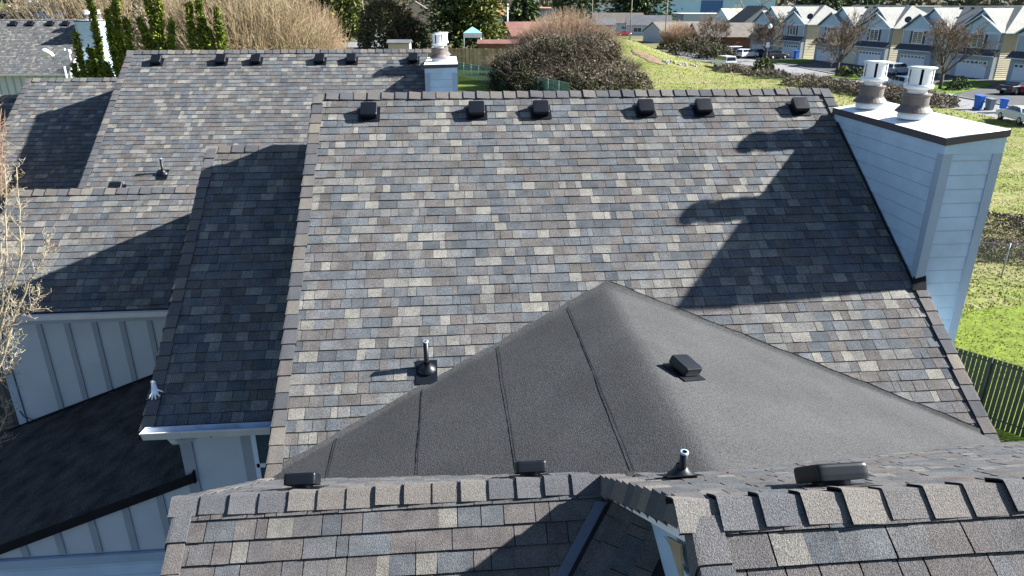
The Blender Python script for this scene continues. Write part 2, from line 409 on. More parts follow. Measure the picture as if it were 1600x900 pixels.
# ================================================================== MIDDLE TOWNHOUSE (big slope facing the camera)
mid = thing('townhouse', 'middle townhouse with the large sunlit shingle roof and wide white chimney at its right end', 'house', (2, 8, 0))
MY, MZ = 11.70, 8.653
ML, MR = -2.02, 6.22
sl = MB(); shingles(sl, (ML, MY, MZ), (1, 0, 0), DN, MR - ML, 6.26, seed=11)
sl.build('shingle_roof', [M_SH, M_SHE], mid)
bk = MB(); shingles(bk, (ML, MY, MZ), (1, 0, 0), DB, MR - ML, 5.6, e=.149, seed=12); bk.build('rear_shingle_roof', [M_SH, M_SHE], mid)
cp = MB(); caps(cp, (ML - .09, MY, MZ + .006), (1, 0, 0), DN, DB, .15, .15, MR - ML + .2, seed=3, tint=(.0, .8)); cp.build('ridge_cap', [M_CAP, M_SHE], mid)
def rake(parent, X, Y0, Z0, L, side, seed, start=0.0, down=DN, w_in=.15, name='rake_cap', tint=(0, 1), w_out=.10):
    c = MB(); P = V3((X, Y0, Z0)) + down * (start + L)
    caps(c, P, -down, V3((side, 0, 0)), (V3((0, 0, -1)) + V3((-side * .15, 0, 0))), w_in, w_out, L, seed=seed, tint=tint)
    return c.build(name, [M_CAP, M_SHE], parent)
rake(mid, ML - .07, MY, MZ + .018, 6.2, 1, 5, .06, tint=(0, .95))
rake(mid, MR + .08, MY, MZ + .018, .62, -1, 6, .06)
rake(mid, MR + .08, MY, MZ + .018, 2.36, -1, 7, 3.98)
for X in (ML - .05, MR + .06):
    for D_ in (DN, DB):
        fb = MB(); fb.prism([V3((X - .015, MY, MZ - .03)), V3((X - .015, MY, MZ - .20)), V3((X - .015, MY, MZ - .20)) + D_ * 6.2, V3((X - .015, MY, MZ - .03)) + D_ * 6.2], (.03, 0, 0)); fb.build('rake_board', M_TRIML, mid)
# gable walls (left of the big roof above the lower roof, right behind the chimney)
gw = MB(); gw.prism([(ML + .12, 6.9, 0), (ML + .12, 16.2, 0), (ML + .12, 16.2, 5.5), (ML + .12, MY, MZ - .25), (ML + .12, 7.0, 5.5)], (.15, 0, 0)); gw.build('gable_wall', M_PAINT, mid)
gw = MB(); gw.prism([(MR - .14, 6.9, 0), (MR - .14, 16.2, 0), (MR - .14, 16.2, 5.5), (MR - .14, MY, MZ - .25), (MR - .14, 7.0, 5.5)], (.12, 0, 0))
gw.build('gable_wall', M_PAINT, mid)
# eave return and lower right fascia where the roof meets the boundary
rf = MB(); rf.box(MR + .02, MR + .30, 6.45, 6.53, 5.02, 5.19); rf.build('fascia', M_TRIML, mid)
for (vx) in (-1.217, .435, 1.438, 3.114, 4.051, 5.65):
    roof_vent(mid, V3((vx, MY, MZ)) + DN * .46, NF, -DN, .128)
pipe_vent(mid, V3((-.36, 7.60, MZ - (MY - 7.60) * P15)), NF, -DN, h=.37)
chimney(mid, 6.20, 6.95, 8.42, 11.15, CAMZ - 1.575, [(6.53, 10.80, .92), (6.55, 9.72, .92)])
ff = MB()   # black step flashing at the chimney foot
ff.prism([V3((6.10, 8.30, MZ - (MY - 8.30) * P15 + .02)), V3((6.30, 8.30, MZ - (MY - 8.30) * P15 + .02)), V3((6.32, 8.40, MZ - (MY - 8.4) * P15 + .12)), V3((6.16, 8.42, MZ - (MY - 8.4) * P15 + .10))], (0, 0, .02))
ff.prism([V3((6.17, 8.36, MZ - (MY - 8.36) * P15 + .015)), V3((6.17, 11.0, MZ - (MY - 11.0) * P15 + .015)), V3((6.17, 11.0, MZ - (MY - 11.0) * P15 + .05)), V3((6.17, 8.36, MZ - (MY - 8.36) * P15 + .05))], (-.012, 0, 0))
ff.build('step_flashing', M_DARK, mid)

# saddle between the big roof and the near roof: membrane with a soft ridge
SX, SZ, SY0, SY1, SYM, SB = 2.0, 6.56, 4.45, 8.56, 6.56, 5.226
def saddle(X, Y):
    if X <= SX: s = (X + 2.12) / (SX + 2.12)
    else: s = (6.32 - X) / (6.32 - SX)
    d = abs(X - SX); round_ = .05 * math.exp(-(d / .13) ** 2) * (d < 1.5)
    return SB + (SZ - SB) * s - .35 * round_ - .018
me_ = MB(); NX, NY = 96, 44; grid = []
for i in range(NX + 1):
    X = -2.12 + 8.44 * i / NX
    s = (X + 2.12) / (SX + 2.12) if X <= SX else (6.32 - X) / (6.32 - SX)
    wv = .006 * math.sin(X * 9.1) + .004 * math.sin(X * 23)
    ya, yb = SYM - 2.06 * s - .05, SYM + 2.00 * s + .03 + wv
    col = []
    for j in range(NY + 1):
        Y = ya + (yb - ya) * j / NY
        z = saddle(X, Y) + .006 * mnoise.noise(V3((X * 1.3, Y * .5, 2)))
        ed = j / NY
        if Y > SYM:
            z = max(z, MZ - (MY - Y) * P15 + .004)
            if X > SX: z += .012 * max(0, 1 - (1 - ed) * (yb - ya) / .10)
        col.append(V3((X, Y, z + .012)))
    grid.append(col)
base = len(me_.v)
for c in grid: me_.v += [tuple(p) for p in c]
for i in range(NX):
    for j in range(NY):
        a = base + i * (NY + 1) + j; me_.f.append((a, a + NY + 1, a + NY + 2, a + 1)); me_.m.append(0); me_.t.append(.5); me_.sm.append(True)
memb = me_.build('membrane_saddle', M_MEMB, mid)
se = MB()
def seam_line(se, X, y0, y1, wob=.004, wd=.006, m=M_SEAM):
    n = 40; pts = []
    for k in range(n + 1):
        Y = y0 + (y1 - y0) * k / n; pts.append((X + wob * mnoise.noise(V3((X * 7, Y * 2.2, 0))) * 1.6, Y))
    for k in range(n):
        (xa, ya), (xb, yb) = pts[k], pts[k + 1]; wa = wd * (1 + .6 * mnoise.noise(V3((X, ya * 9, 4))))
        za, zb = saddle(xa, ya) + .019, saddle(xb, yb) + .019
        k_ = wa * .325; se.quad((xa - wa, ya, za - k_), (xb - wa, yb, zb - k_), (xb + wa, yb, zb + k_), (xa + wa, ya, za + k_))
for X in (-1.37, -.42, .51, 1.44):
    s = (X + 2.12) / (SX + 2.12); se = MB(); seam_line(se, X, SYM - 2.02 * s, SYM + 2.02 * s + .03); se.build('seam', M_SEAM, memb)
se = MB()
# dark tar edge where the membrane laps the shingles on the right, and its torn corner at the apex
n = 60
for k in range(n):
    X0, X1 = SX + .05 + (6.25 - SX) * k / n, SX + .05 + (6.25 - SX) * (k + 1) / n
    def edgey(X):
        s = (6.32 - X) / (6.32 - SX); return SYM + 2.00 * s + .03 + .006 * math.sin(X * 9.1) + .004 * math.sin(X * 23)
    ya, yb = edgey(X0), edgey(X1); f_ = lambda Y: MZ - (MY - Y) * P15
    se.quad((X0, ya - .004, f_(ya) + .032), (X1, yb - .004, f_(yb) + .032), (X1, yb + .014, f_(yb + .014) + .016), (X0, ya + .014, f_(ya + .014) + .016))
se.build('tar_edge', M_SEAM, memb)
ap = MB(); f_ = lambda Y: MZ - (MY - Y) * P15 + .034
ap.prism([(1.62, 8.42, f_(8.42)), (1.80, 8.62, f_(8.62)), (2.02, 8.72, f_(8.72)), (2.30, 8.62, f_(8.62)), (2.38, 8.50, f_(8.5)), (2.02, 8.40, f_(8.40) - .01)], (0, -.004, .010))

_n = V3((-(SB - SZ) / (6.32 - SX), 0, 1)).normalized()
roof_vent(mid, V3((2.32, 6.31, saddle(2.32, 6.31) + .01)), _n, V3((0, 1, 0)).lerp(V3((-.8, .3, .3)), .45).normalized(), .13)

# lower roof on the left of the big one (in its shade) with gutter and board wall
BY, BZ, BL, BRX = 12.07, 7.79, -3.88, -1.95
b = MB(); shingles(b, (BL, BY, BZ), (1, 0, 0), DN, BRX - BL, 5.04, seed=21); b.build('lower_shingle_roof', [M_SH, M_SHE], mid)
b = MB(); shingles(b, (BL, BY, BZ), (1, 0, 0), DB, BRX - BL, 4.2, seed=22); b.build('lower_rear_roof', [M_SH, M_SHE], mid)
b = MB(); caps(b, (BL - .1, BY, BZ + .006), (1, 0, 0), DN, DB, .15, .15, BRX - BL + .05, seed=23); b.build('ridge_cap', [M_CAP, M_SHE], mid)
rake(mid, BL - .07, BY, BZ + .018, 4.95, 1, 24, .06)
for D_ in (DN, DB): b = MB(); b.prism([V3((BL - .06, BY, BZ - .03)), V3((BL - .06, BY, BZ - .19)), V3((BL - .06, BY, BZ - .19)) + D_ * 4.9, V3((BL - .06, BY, BZ - .03)) + D_ * 4.9], (.03, 0, 0)); b.build('rake_board', M_TRIML, mid)
gy, gz = 7.80, 5.16
g = MB(); x0, x1 = BL + .03, -2.20
prof = [(gy + .03, gz - .02), (gy + .03, gz - .125), (gy - .085, gz - .125), (gy - .11, gz - .06), (gy - .125, gz - .02), (gy - .125, gz)]
for k in range(len(prof) - 1):
    (ya, za), (yb, zb) = prof[k], prof[k + 1]
    g.quad((x0, ya, za), (x1, ya, za), (x1, yb, zb), (x0, yb, zb), 0)
    i_ = .006
    g.quad((x0, ya - (i_ if k == 0 else -i_ if k > 1 else 0), za + (i_ if k == 1 else 0)), (x1, ya - (i_ if k == 0 else -i_ if k > 1 else 0), za + (i_ if k == 1 else 0)),
           (x1, yb - (i_ if k == 0 else -i_ if k > 0 else 0), zb + (i_ if k <= 1 else 0)), (x0, yb - (i_ if k == 0 else -i_ if k > 0 else 0), zb + (i_ if k <= 1 else 0)), 1)
g.box(x0, x1, gy - .142, gy - .124, gz - .012, gz + .004, 0)
for X in (x0, x1): g.prism([(X, y, z) for y, z in prof], (.01 if X == x0 else -.01, 0, 0), 0)
gut = g.build('gutter', [M_GUT, M_GUTIN], mid)
g = MB(); rr = random.Random(4)
for k in range(60):
    X = x0 + .05 + (x1 - x0 - .1) * rr.random() ** .8
    g.leaf((X, gy - .05 + rr.uniform(-.04, .04), gz - .112), rr.uniform(.01, .03), .5, rr, rr.random(), d=(1, rr.uniform(-1, 1), 0))
g.build('leaf_debris', M_DEB, gut)
g = MB(); g.tube([(-3.52, gy - .05, gz - .12), (-3.52, gy + .0, gz - .20), (-3.42, gy + .14, gz - .27), (-3.33, gy + .30, gz - .30)], .055, .055, 12); g.build('downspout_elbow', M_GUT, gut)
g = MB(); g.box(BL + .02, -2.1, gy + .035, gy + .06, gz - .20, gz - .03); g.build('fascia', M_TRIML, mid)
WY = 8.15
board_batten(mid, (-3.57, WY), (-1.9, WY), 0, lambda s: 5.12, .83, .40, (0, -1, 0))
t = MB(); t.box(-3.60, -3.46, WY - .026, WY - .001, 0.0, 5.1); t.box(-2.84, -2.70, WY - .024, WY - .002, 3.4, 5.1); t.box(-3.615, -3.59, WY - .02, WY + .13, 4.2, 5.1); t.build('corner_board', M_BATT, mid)
wn = MB(); wn.box(-2.68, -1.95, WY - .045, WY - .026, 4.28, 4.34); wn.box(-2.68, -1.95, WY - .045, WY - .026, 4.98, 5.05); wn.box(-2.70, -2.64, WY - .045, WY - .026, 3.5, 5.05)
wn.box(-2.68, -1.95, WY - .042, WY - .026, 3.45, 3.50)
wo_ = wn.build('window', M_TRIML, mid)
wn = MB(); wn.quad((-2.64, WY - .030, 3.5), (-1.95, WY - .030, 3.5), (-1.95, WY - .030, 4.98), (-2.64, WY - .030, 4.98)); wn.build('pane', M_GLASS, wo_)

# ================================================================== WESTERN UNIT (ridge lower, board-and-batten wall, black porch roof)
wst = thing('townhouse', 'left townhouse with half shaded roof over a pale batten wall and black porch roof', 'house', (-6, 12, 0))
CY, CZ = 13.81, 6.71
CL, CRX = -8.12, -3.75
b = MB(); shingles(b, (CL, CY, CZ), (1, 0, 0), DN, CRX - CL, 2.76, seed=31); b.build('shingle_roof', [M_SH, M_SHE], wst)
b = MB(); shingles(b, (CL, CY, CZ), (1, 0, 0), DB, CRX - CL, 2.9, seed=32); b.build('rear_shingle_roof', [M_SH, M_SHE], wst)
b = MB(); caps(b, (CL - .1, CY, CZ + .006), (1, 0, 0), DN, DB, .15, .15, CRX - CL + .1, seed=33, tint=(.1, 1)); b.build('ridge_cap', [M_CAP, M_SHE], wst)
rake(wst, CL - .07, CY, CZ + .018, 2.7, 1, 34, .06)
CYE, CZE = CY - 2.76 * CP, CZ - 2.76 * SP
b = MB(); b.box(CL - .1, CRX + .1, CYE - .10, CYE - .02, CZE - .10, CZE - .015); b.build('gutter', M_GUT, wst)
CWY = 11.85
FZ = lambda X, Y: CAMZ - 5.79 + .37 * (X + 3.57) + .06 * (Y - 8.17)
board_batten(wst, (-7.93, CWY), (-3.7, CWY), 0, lambda s: 4.98, .74, .46, (0, -1, 0), bw=.045)
t = MB(); t.box(-7.96, -7.84, CWY - .03, CWY - .001, 0, 4.98); t.box(-7.9, -3.7, CWY - .035, CWY - .024, 4.84, 4.98); t.box(-7.98, -7.955, CWY - .02, CWY + .12, 0, 4.98)
t.build('trim_board', M_TRIM, wst)
b = MB(); b.prism([(-7.93, CWY, 0), (-7.93, CWY + 3.9, 0), (-7.93, CWY + 3.9, 4.98), (-7.93, CY, CZ - .2), (-7.93, CWY, 4.98)], (.1, 0, 0)); b.build('gable_wall', M_PAINT, wst)
# black porch roof falling to the left
b = MB(); nx, ny = 60, 24
for i in range(nx):
    for j in range(ny):
        X0, X1 = -8.8 + 5.32 * i / nx, -8.8 + 5.32 * (i + 1) / nx; Y0, Y1 = WY - .07 + 3.8 * j / ny, WY - .07 + 3.8 * (j + 1) / ny
        z = lambda X, Y: FZ(X, Y) + .010 * mnoise.noise(V3((X * 2.2, Y * 2.0, 5)))
        b.quad((X0, Y0, z(X0, Y0)), (X1, Y0, z(X1, Y0)), (X1, Y1, z(X1, Y1)), (X0, Y1, z(X0, Y1)), 0, .5, True)
M_DSH = mat('black_porch_shingle', (0.040, 0.038, 0.038), 0.95, 0.5, 3.2, 1.0, 16, spec=0.1, grain=(60, .5))  # near-black base colour of the porch roof
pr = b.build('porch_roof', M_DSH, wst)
b = MB()
b.prism([(-8.8, WY - .07, FZ(-8.8, WY) + .03), (-3.50, WY - .07, FZ(-3.50, WY) + .03), (-3.50, WY - .07, FZ(-3.5, WY) - .11), (-8.8, WY - .07, FZ(-8.8, WY) - .11)], (0, -.02, 0))
b.prism([(-3.505, WY - .08, FZ(-3.5, WY) - .13), (-3.505, WY + .25, FZ(-3.5, WY) - .13), (-3.505, WY + .25, FZ(-3.5, WY) + .06), (-3.505, WY - .08, FZ(-3.5, WY) + .05)], (.02, 0, 0))
b.build('edge_flashing', M_DARK, pr)
b = MB(); b.prism([(-8.2, CWY - .025, FZ(-8.2, CWY) + .01), (-3.7, CWY - .025, FZ(-3.7, CWY) + .01), (-3.7, CWY - .025, FZ(-3.7, CWY) + .05), (-8.2, CWY - .025, FZ(-8.2, CWY) + .05)], (0, -.02, 0)); b.build('wall_flashing', M_DARK, pr)
board_batten(wst, (-8.6, WY - .005), (-3.58, WY - .005), 0, lambda s: FZ(-8.6 + s, WY) - .13, .02 + .30, .475, (0, -1, 0), bw=.045, zbat0=3.02)
b = MB(); b.box(-8.6, -3.45, WY - .075, WY - .028, 2.86, 3.0); b.build('belly_band', M_TRIM, wst)
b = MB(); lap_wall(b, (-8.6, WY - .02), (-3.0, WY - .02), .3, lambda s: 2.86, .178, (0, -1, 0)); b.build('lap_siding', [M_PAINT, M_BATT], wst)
b = MB(); pts = [(-7.90, CWY - .035, 3.15), (-7.85, CWY - .04, 3.02), (-7.74, CWY - .035, 2.96), (-7.62, CWY - .04, 2.93), (-7.56, CWY - .04, 2.84)]
b.tube(pts, .008, .006, 5); b.build('loose_cable', M_DARK, wst)
b = MB(); b.obox((-3.62, 8.52, FZ(-3.62, 8.5) + .06), (.05, 0, 0), (0, .03, 0), (0, 0, .05)); b.lathe((-3.62, 8.42, FZ(-3.62, 8.42) + .1), [(.03, 0), (.045, .02), (.03, .05)], 10); b.build('outlet_stub', M_GUT, wst)

# ================================================================== NEAR TOWNHOUSE (under the camera)
near = thing('townhouse', 'closest townhouse at the bottom with thick ridge caps and an open overhanging gable corner', 'house', (1, 3, 0))
NLY, NLZ = 4.512, 6.56
NRY, NRZ = 2.753, 7.715
XL, XJ, XR = -2.02, 1.06, 8.2
b = MB(); shingles(b, (XL, NLY, NLZ), (1, 0, 0), DN, 1.62 - XL, 3.0, e=.160, seed=41, tan=.45, gap=.007, lift=.014); b.build('lower_shingle_roof', [M_SHN, M_SHE], near)
b = MB(); shingles(b, (XJ + .1, NRY, NRZ), (1, 0, 0), DN, XR - XJ, 3.4, e=.160, seed=42, tan=.25, gap=.008, lift=.014); b.build('upper_shingle_roof', [M_SHN, M_SHE], near)
b = MB()
O = V3((XL, NRY, NRZ))
s_split = (NLY - NRY) / CP
shingles(b, V3((XL, NLY, NLZ)), (1, 0, 0), DB, XJ + .02 - XL, 2.70, e=.160, seed=43, tan=.9, lift=.013)
shingles(b, V3((XJ + .1, NRY, NRZ)), (1, 0, 0), DB, XR - XJ, s_split + 2.22, e=.160, seed=44, tan=.9, lift=.013)
b.build('rear_shingle_roof', [M_SHN, M_SHE], near)
b = MB(); caps(b, (XL - .12, NLY, NLZ + .008), (1, 0, 0), DN, DB, .135, .13, XJ - XL + .14, seed=45, hb=.028, th=.011, tint=(.1, .85)); b.build('ridge_cap', [M_CAP, M_SHE], near)
b = MB(); caps(b, (XJ - .03, NRY, NRZ + .004), (1, 0, 0), DN, DB, .15, .12, XR - XJ, seed=46, hb=.028, th=.011, tint=(.15, .88)); b.build('ridge_cap', [M_CAP, M_SHE], near)
rake(near, XL - .08, NLY, NLZ + .018, 3.0, 1, 47, .12, w_in=.12, w_out=.06)
rake(near, XL - .08, NLY, NLZ + .018, 2.55, 1, 48, .10, down=DB, w_in=.12, w_out=.05)
rake(near, XJ + .04, NRY, NRZ + .02, 3.0, 1, 49, .10, w_in=.15, tint=(.1, .6))
# the rake of the higher roof running down to the lower ridge, with its bent cap flaps hanging over the edge
b = MB(); rr = random.Random(9); L = (V3((XJ, NLY, NLZ)) - V3((XJ, NRY, NRZ))).length; nC = 11
for k in range(nC):
    p0 = V3((XJ + .03, NRY, NRZ)) + DB * (L * k / nC); p1 = V3((XJ + .03, NRY, NRZ)) + DB * (L * (k + 1) / nC + .012)
    t = rr.random(); u0, u1 = NB * .036, NB * .014
    b.quad(p0 + u1, p0 + V3((.15, 0, 0)) + u1, p1 + V3((.15, 0, 0)) + u0, p1 + u0, 0, t)
    drop = V3((-.02, 0, -.165 - rr.uniform(0, .012))) 
    b.quad(p0 + u1, p1 + u0, p1 + drop + u0 + V3((-.012, 0, 0)), p0 + drop + u1, 0, t)
    b.quad(p1 + u0, p1 + V3((.15, 0, 0)) + u0, p1 + V3((.15, 0, 0)), p1, 1, t)
    b.quad(p1 + drop + u0 + V3((-.012, 0, 0)), p1 + u0, p1 + V3((.006, 0, 0)), p1 + drop + V3((.006, 0, 0)), 1, t)
b.build('rake_cap', [M_CAP, M_SHE], near)
b = MB(); c0 = V3((XJ + .045, NRY - .02, NRZ - .13)); c1 = V3((XJ + .045, NLY - .16, NLZ + .02))
d = V3((0, 0, -.085)); b.prism([c0, c1, c1 + d, c0 + d], (.03, 0, 0)); fas = b.build('fascia', M_METW, near)
b = MB()
c0 = V3((XJ + .075, NRY, NRZ - .16)); 
b.prism([c0, c0 + DB * 2.05, c0 + DB * 2.05 + V3((.42, 0, 0)), c0 + V3((.42, 0, 0))], (0, 0, -.012)); 
b.prism([c0 + V3((0, 0, -.0)), c0 + DN * 3, c0 + DN * 3 + V3((.42, 0, 0)), c0 + V3((.42, 0, 0))], (0, 0, -.012)); b.build('soffit', M_TRIM, near)
# gable wall of the higher part, corner board and bare sheathing
q = [atX(1003, 823, 1.36), atX(1062, 905, 1.36)]
b = MB(); wz = lambda Y: (NRZ - .18) - abs(Y - NRY) * P15
b.prism([(1.36, q[0].y + .12, q[0].z - .5), (1.36, q[1].y - .5, q[1].z - .5), (1.36, q[1].y - .5, wz(q[1].y - .5)), (1.36, NRY, NRZ - .18), (1.36, q[0].y + .12, wz(q[0].y + .12))], (.06, 0, 0))
b.build('gable_wall', M_PAINT, near)
b = MB()
a0, a1 = atX(1036, 838, 1.34), atX(1078, 905, 1.34)
b.prism([a0, a1, a1 + V3((0, -.045, .02)), a0 + V3((0, -.045, .02))], (.02, 0, 0)); b.build('corner_board', M_TRIML, near)
b = MB(); a0, a1, a2, a3 = atX(1042, 838, 1.30), atX(1062, 850, 1.30), atX(1066, 915, 1.30), atX(1058, 890, 1.30)
b.prism([a0, a1, a2, a3], (.015, 0, 0)); b.build('sheathing_board', M_WOODL, near)
# cricket behind that wall: black felt sloping to a metal valley on the lower roof
P1 = V3((1.081, 4.288, NLZ - (NLY - 4.288) * P15 + .03)); P2 = V3((.50, 3.60, NLZ - (NLY - 3.60) * P15 + .03))
Pd = (P2 - P1) * 1.6
a = P1; Uc = Pd.normalized(); wm = V3((1.37, (q[0].y + q[1].y) / 2, (q[0].z + q[1].z) / 2 - .01))
Vc = wm - a; Vc = (Vc - Uc * Vc.dot(Uc)).normalized(); Nc = Uc.cross(Vc); Nc = Nc if Nc.z > 0 else -Nc
o_ = a - Uc * .35
b = MB(); b.poly([o_ + Vc * .02, a + Uc * 1.6 + Vc * .02, a + Uc * 1.6 + Vc * 1.5, o_ + Vc * 1.5]); b.build('cricket_felt', M_DARK, near)
b = MB(); shingles(b, o_ + Vc * .56 + Nc * .006, Uc, -Vc, 1.95, .53, e=.15, seed=52, tan=.3); b.build('cricket_shingles', [M_SHN, M_SHE], near)
M_VAL = mat('dark_blue_valley_metal', (0.085, 0.10, 0.135), 0.5, 0.1)
b = MB(); b.poly([p_ + V3((0, 0, .012)) for p_ in (a - Uc * .05 + V3((-.09, .02, 0)), a + Uc * 1.6 + V3((-.09, .02, 0)), a + Uc * 1.6, a - Uc * .05)])
b.poly([a + Nc * .022 - Uc * .02, a + Uc * 1.6 + Nc * .022, a + Uc * 1.6 + Vc * .035 + Nc * .022, a - Uc * .02 + Vc * .035 + Nc * .022], 1)
b.build('valley_flashing', [M_VAL, M_DARK], near)
for (vx, vy, sz) in ((-1.28, 4.86, .130), (.58, 4.86, .130)):
    roof_vent(near, V3((vx, vy, NLZ - (vy - NLY) * P15)), NB, -DB, sz)
roof_vent(near, V3((2.07, 3.10, NRZ - (3.10 - NRY) * P15 - .01)), NB, -DB, .152)
pipe_vent(near, V3((1.58, 4.10, NLZ - (4.10 - NLY) * P15)), NB, -DB, h=.22, r=.028)
# walls of the near townhouse below its roofs
b = MB(); b.prism([(XL + .15, .9, 0), (XL + .15, 7.0, 0), (XL + .15, 7.0, 4.6), (XL + .15, NLY, NLZ - .2), (XL + .15, 2.0, 4.6), (XL + .15, .9, 4.2)], (.12, 0, 0)); b.build('wall', M_PAINT, near)
b = MB()
b.box(6.24, XR, 6.42, 6.50, 5.05, 5.20); b.build('gutter', M_GUT, near)

# ================================================================== BACK TOWNHOUSE (second big slope, upper left)
bck = thing('townhouse', 'townhouse behind with long shingle roof and narrow pale blue chimney at its right end', 'house', (-5, 19, 0))
AY, AZ, AL, AR = 21.0, 8.77, -8.48, -.56
b = MB(); shingles(b, (AL, AY, AZ), (1, 0, 0), DN, AR - AL, 6.2, seed=61); b.build('shingle_roof', [M_SH, M_SHE], bck)
b = MB(); shingles(b, (AL, AY, AZ), (1, 0, 0), DB, AR - AL, 5.4, e=.3, seed=62); b.build('rear_shingle_roof', [M_SH, M_SHE], bck)
b = MB(); caps(b, (AL - .1, AY, AZ + .006), (1, 0, 0), DN, DB, .15, .15, AR - AL + .2, seed=63); b.build('ridge_cap', [M_CAP, M_SHE], bck)
rake(bck, AL - .07, AY, AZ + .018, 5.6, 1, 64, .06)
DL, DZ, DY = -11.85, 7.97, 22.1
b = MB(); shingles(b, (DL, DY, DZ), (1, 0, 0), DN, AL + .05 - DL, 6.2, seed=65); b.build('lower_shingle_roof', [M_SH, M_SHE], bck)
b = MB(); shingles(b, (DL, DY, DZ), (1, 0, 0), DB, AL + .05 - DL, 4.2, e=.3, seed=66); b.build('lower_rear_roof', [M_SH, M_SHE], bck)
b = MB(); caps(b, (DL - .1, DY, DZ + .006), (1, 0, 0), DN, DB, .15, .15, AL - DL + .05, seed=67); b.build('ridge_cap', [M_CAP, M_SHE], bck)
rake(bck, DL - .07, DY, DZ + .018, 4.9, 1, 68, .06)
b = MB(); b.prism([(AL + .12, 16.4, 0), (AL + .12, 25.5, 0), (AL + .12, 25.5, 5.6), (AL + .12, AY, AZ - .25), (AL + .12, 16.4, 5.6)], (.1, 0, 0)); b.build('gable_wall', M_PAINT, bck)
b = MB(); b.prism([(DL + .12, 17.2, 0), (DL + .12, 26.5, 0), (DL + .12, 26.5, 4.5), (DL + .12, DY, DZ - .25), (DL + .12, 17.2, 4.45)], (.1, 0, 0)); b.build('gable_wall', M_PAINT, bck)
b = MB(); b.prism([(AR - .2, 16.4, 0), (AR - .2, 25.5, 0), (AR - .2, 25.5, 5.6), (AR - .2, AY, AZ - .25), (AR - .2, 16.4, 5.6)], (.1, 0, 0))
b.build('gable_wall', M_PAINT, bck)
for X, Z, D_, L in ((AL - .05, AZ, DN, 5.7), (DL - .05, DZ, DN, 5.9), (AL - .05, AZ, DB, 5.2)):
    Yr = AY if Z == AZ else DY
    b = MB(); b.prism([V3((X, Yr, Z - .03)), V3((X, Yr, Z - .2)), V3((X, Yr, Z - .2)) + D_ * L, V3((X, Yr, Z - .03)) + D_ * L], (.03, 0, 0)); b.build('rake_board', M_TRIML, bck)
for px in (248, 348, 402, 501, 550, 646):
    q_ = hit(px, 90, (0, -P15, 1), (0, AY, AZ)); roof_vent(bck, V3((q_.x, AY, AZ)) + DN * .46, NF, -DN, .132)
q_ = hit(255, 271, (0, -P15, 1), (0, AY, AZ)); pipe_vent(bck, q_, NF, -DN, h=.36)
q_ = hit(184, 292.5, (0, -P15, 1), (0, AY, AZ)); roof_vent(bck, q_ + DN * .1, NF, -DN)
chimney(bck, -.56, .24, 19.20, 21.9, CAMZ - 1.50, [(-.20, 20.3, .95), (-.13, 21.4, .95)], slope=.03)
b = MB()   # grey membrane saddle behind the western ridge
s0, s1, s2 = V3((-6.0, 15.9, 5.37)), V3((-3.3, 17.6, 6.5)), V3((-3.3, 13.9, 6.5))
b.poly([s0, s2, s1]); b.poly([s1, s2, (.2, 15.9, 5.3)]); b.build('membrane_saddle', M_MEMB, bck)
# third step of that roof at the far left edge
EL, EZ = -14.0, 7.52
b = MB(); shingles(b, (EL, DY, EZ), (1, 0, 0), DN, DL - EL + .02, 5.6, seed=71); b.build('lower_shingle_roof', [M_SH, M_SHE], bck)
b = MB(); shingles(b, (EL, DY, EZ), (1, 0, 0), DB, DL - EL + .02, 3.6, e=.3, seed=72); b.build('lower_rear_roof', [M_SH, M_SHE], bck)
b = MB(); caps(b, (EL - .1, DY, EZ + .006), (1, 0, 0), DN, DB, .15, .15, DL - EL + .05, seed=73); b.build('ridge_cap', [M_CAP, M_SHE], bck)

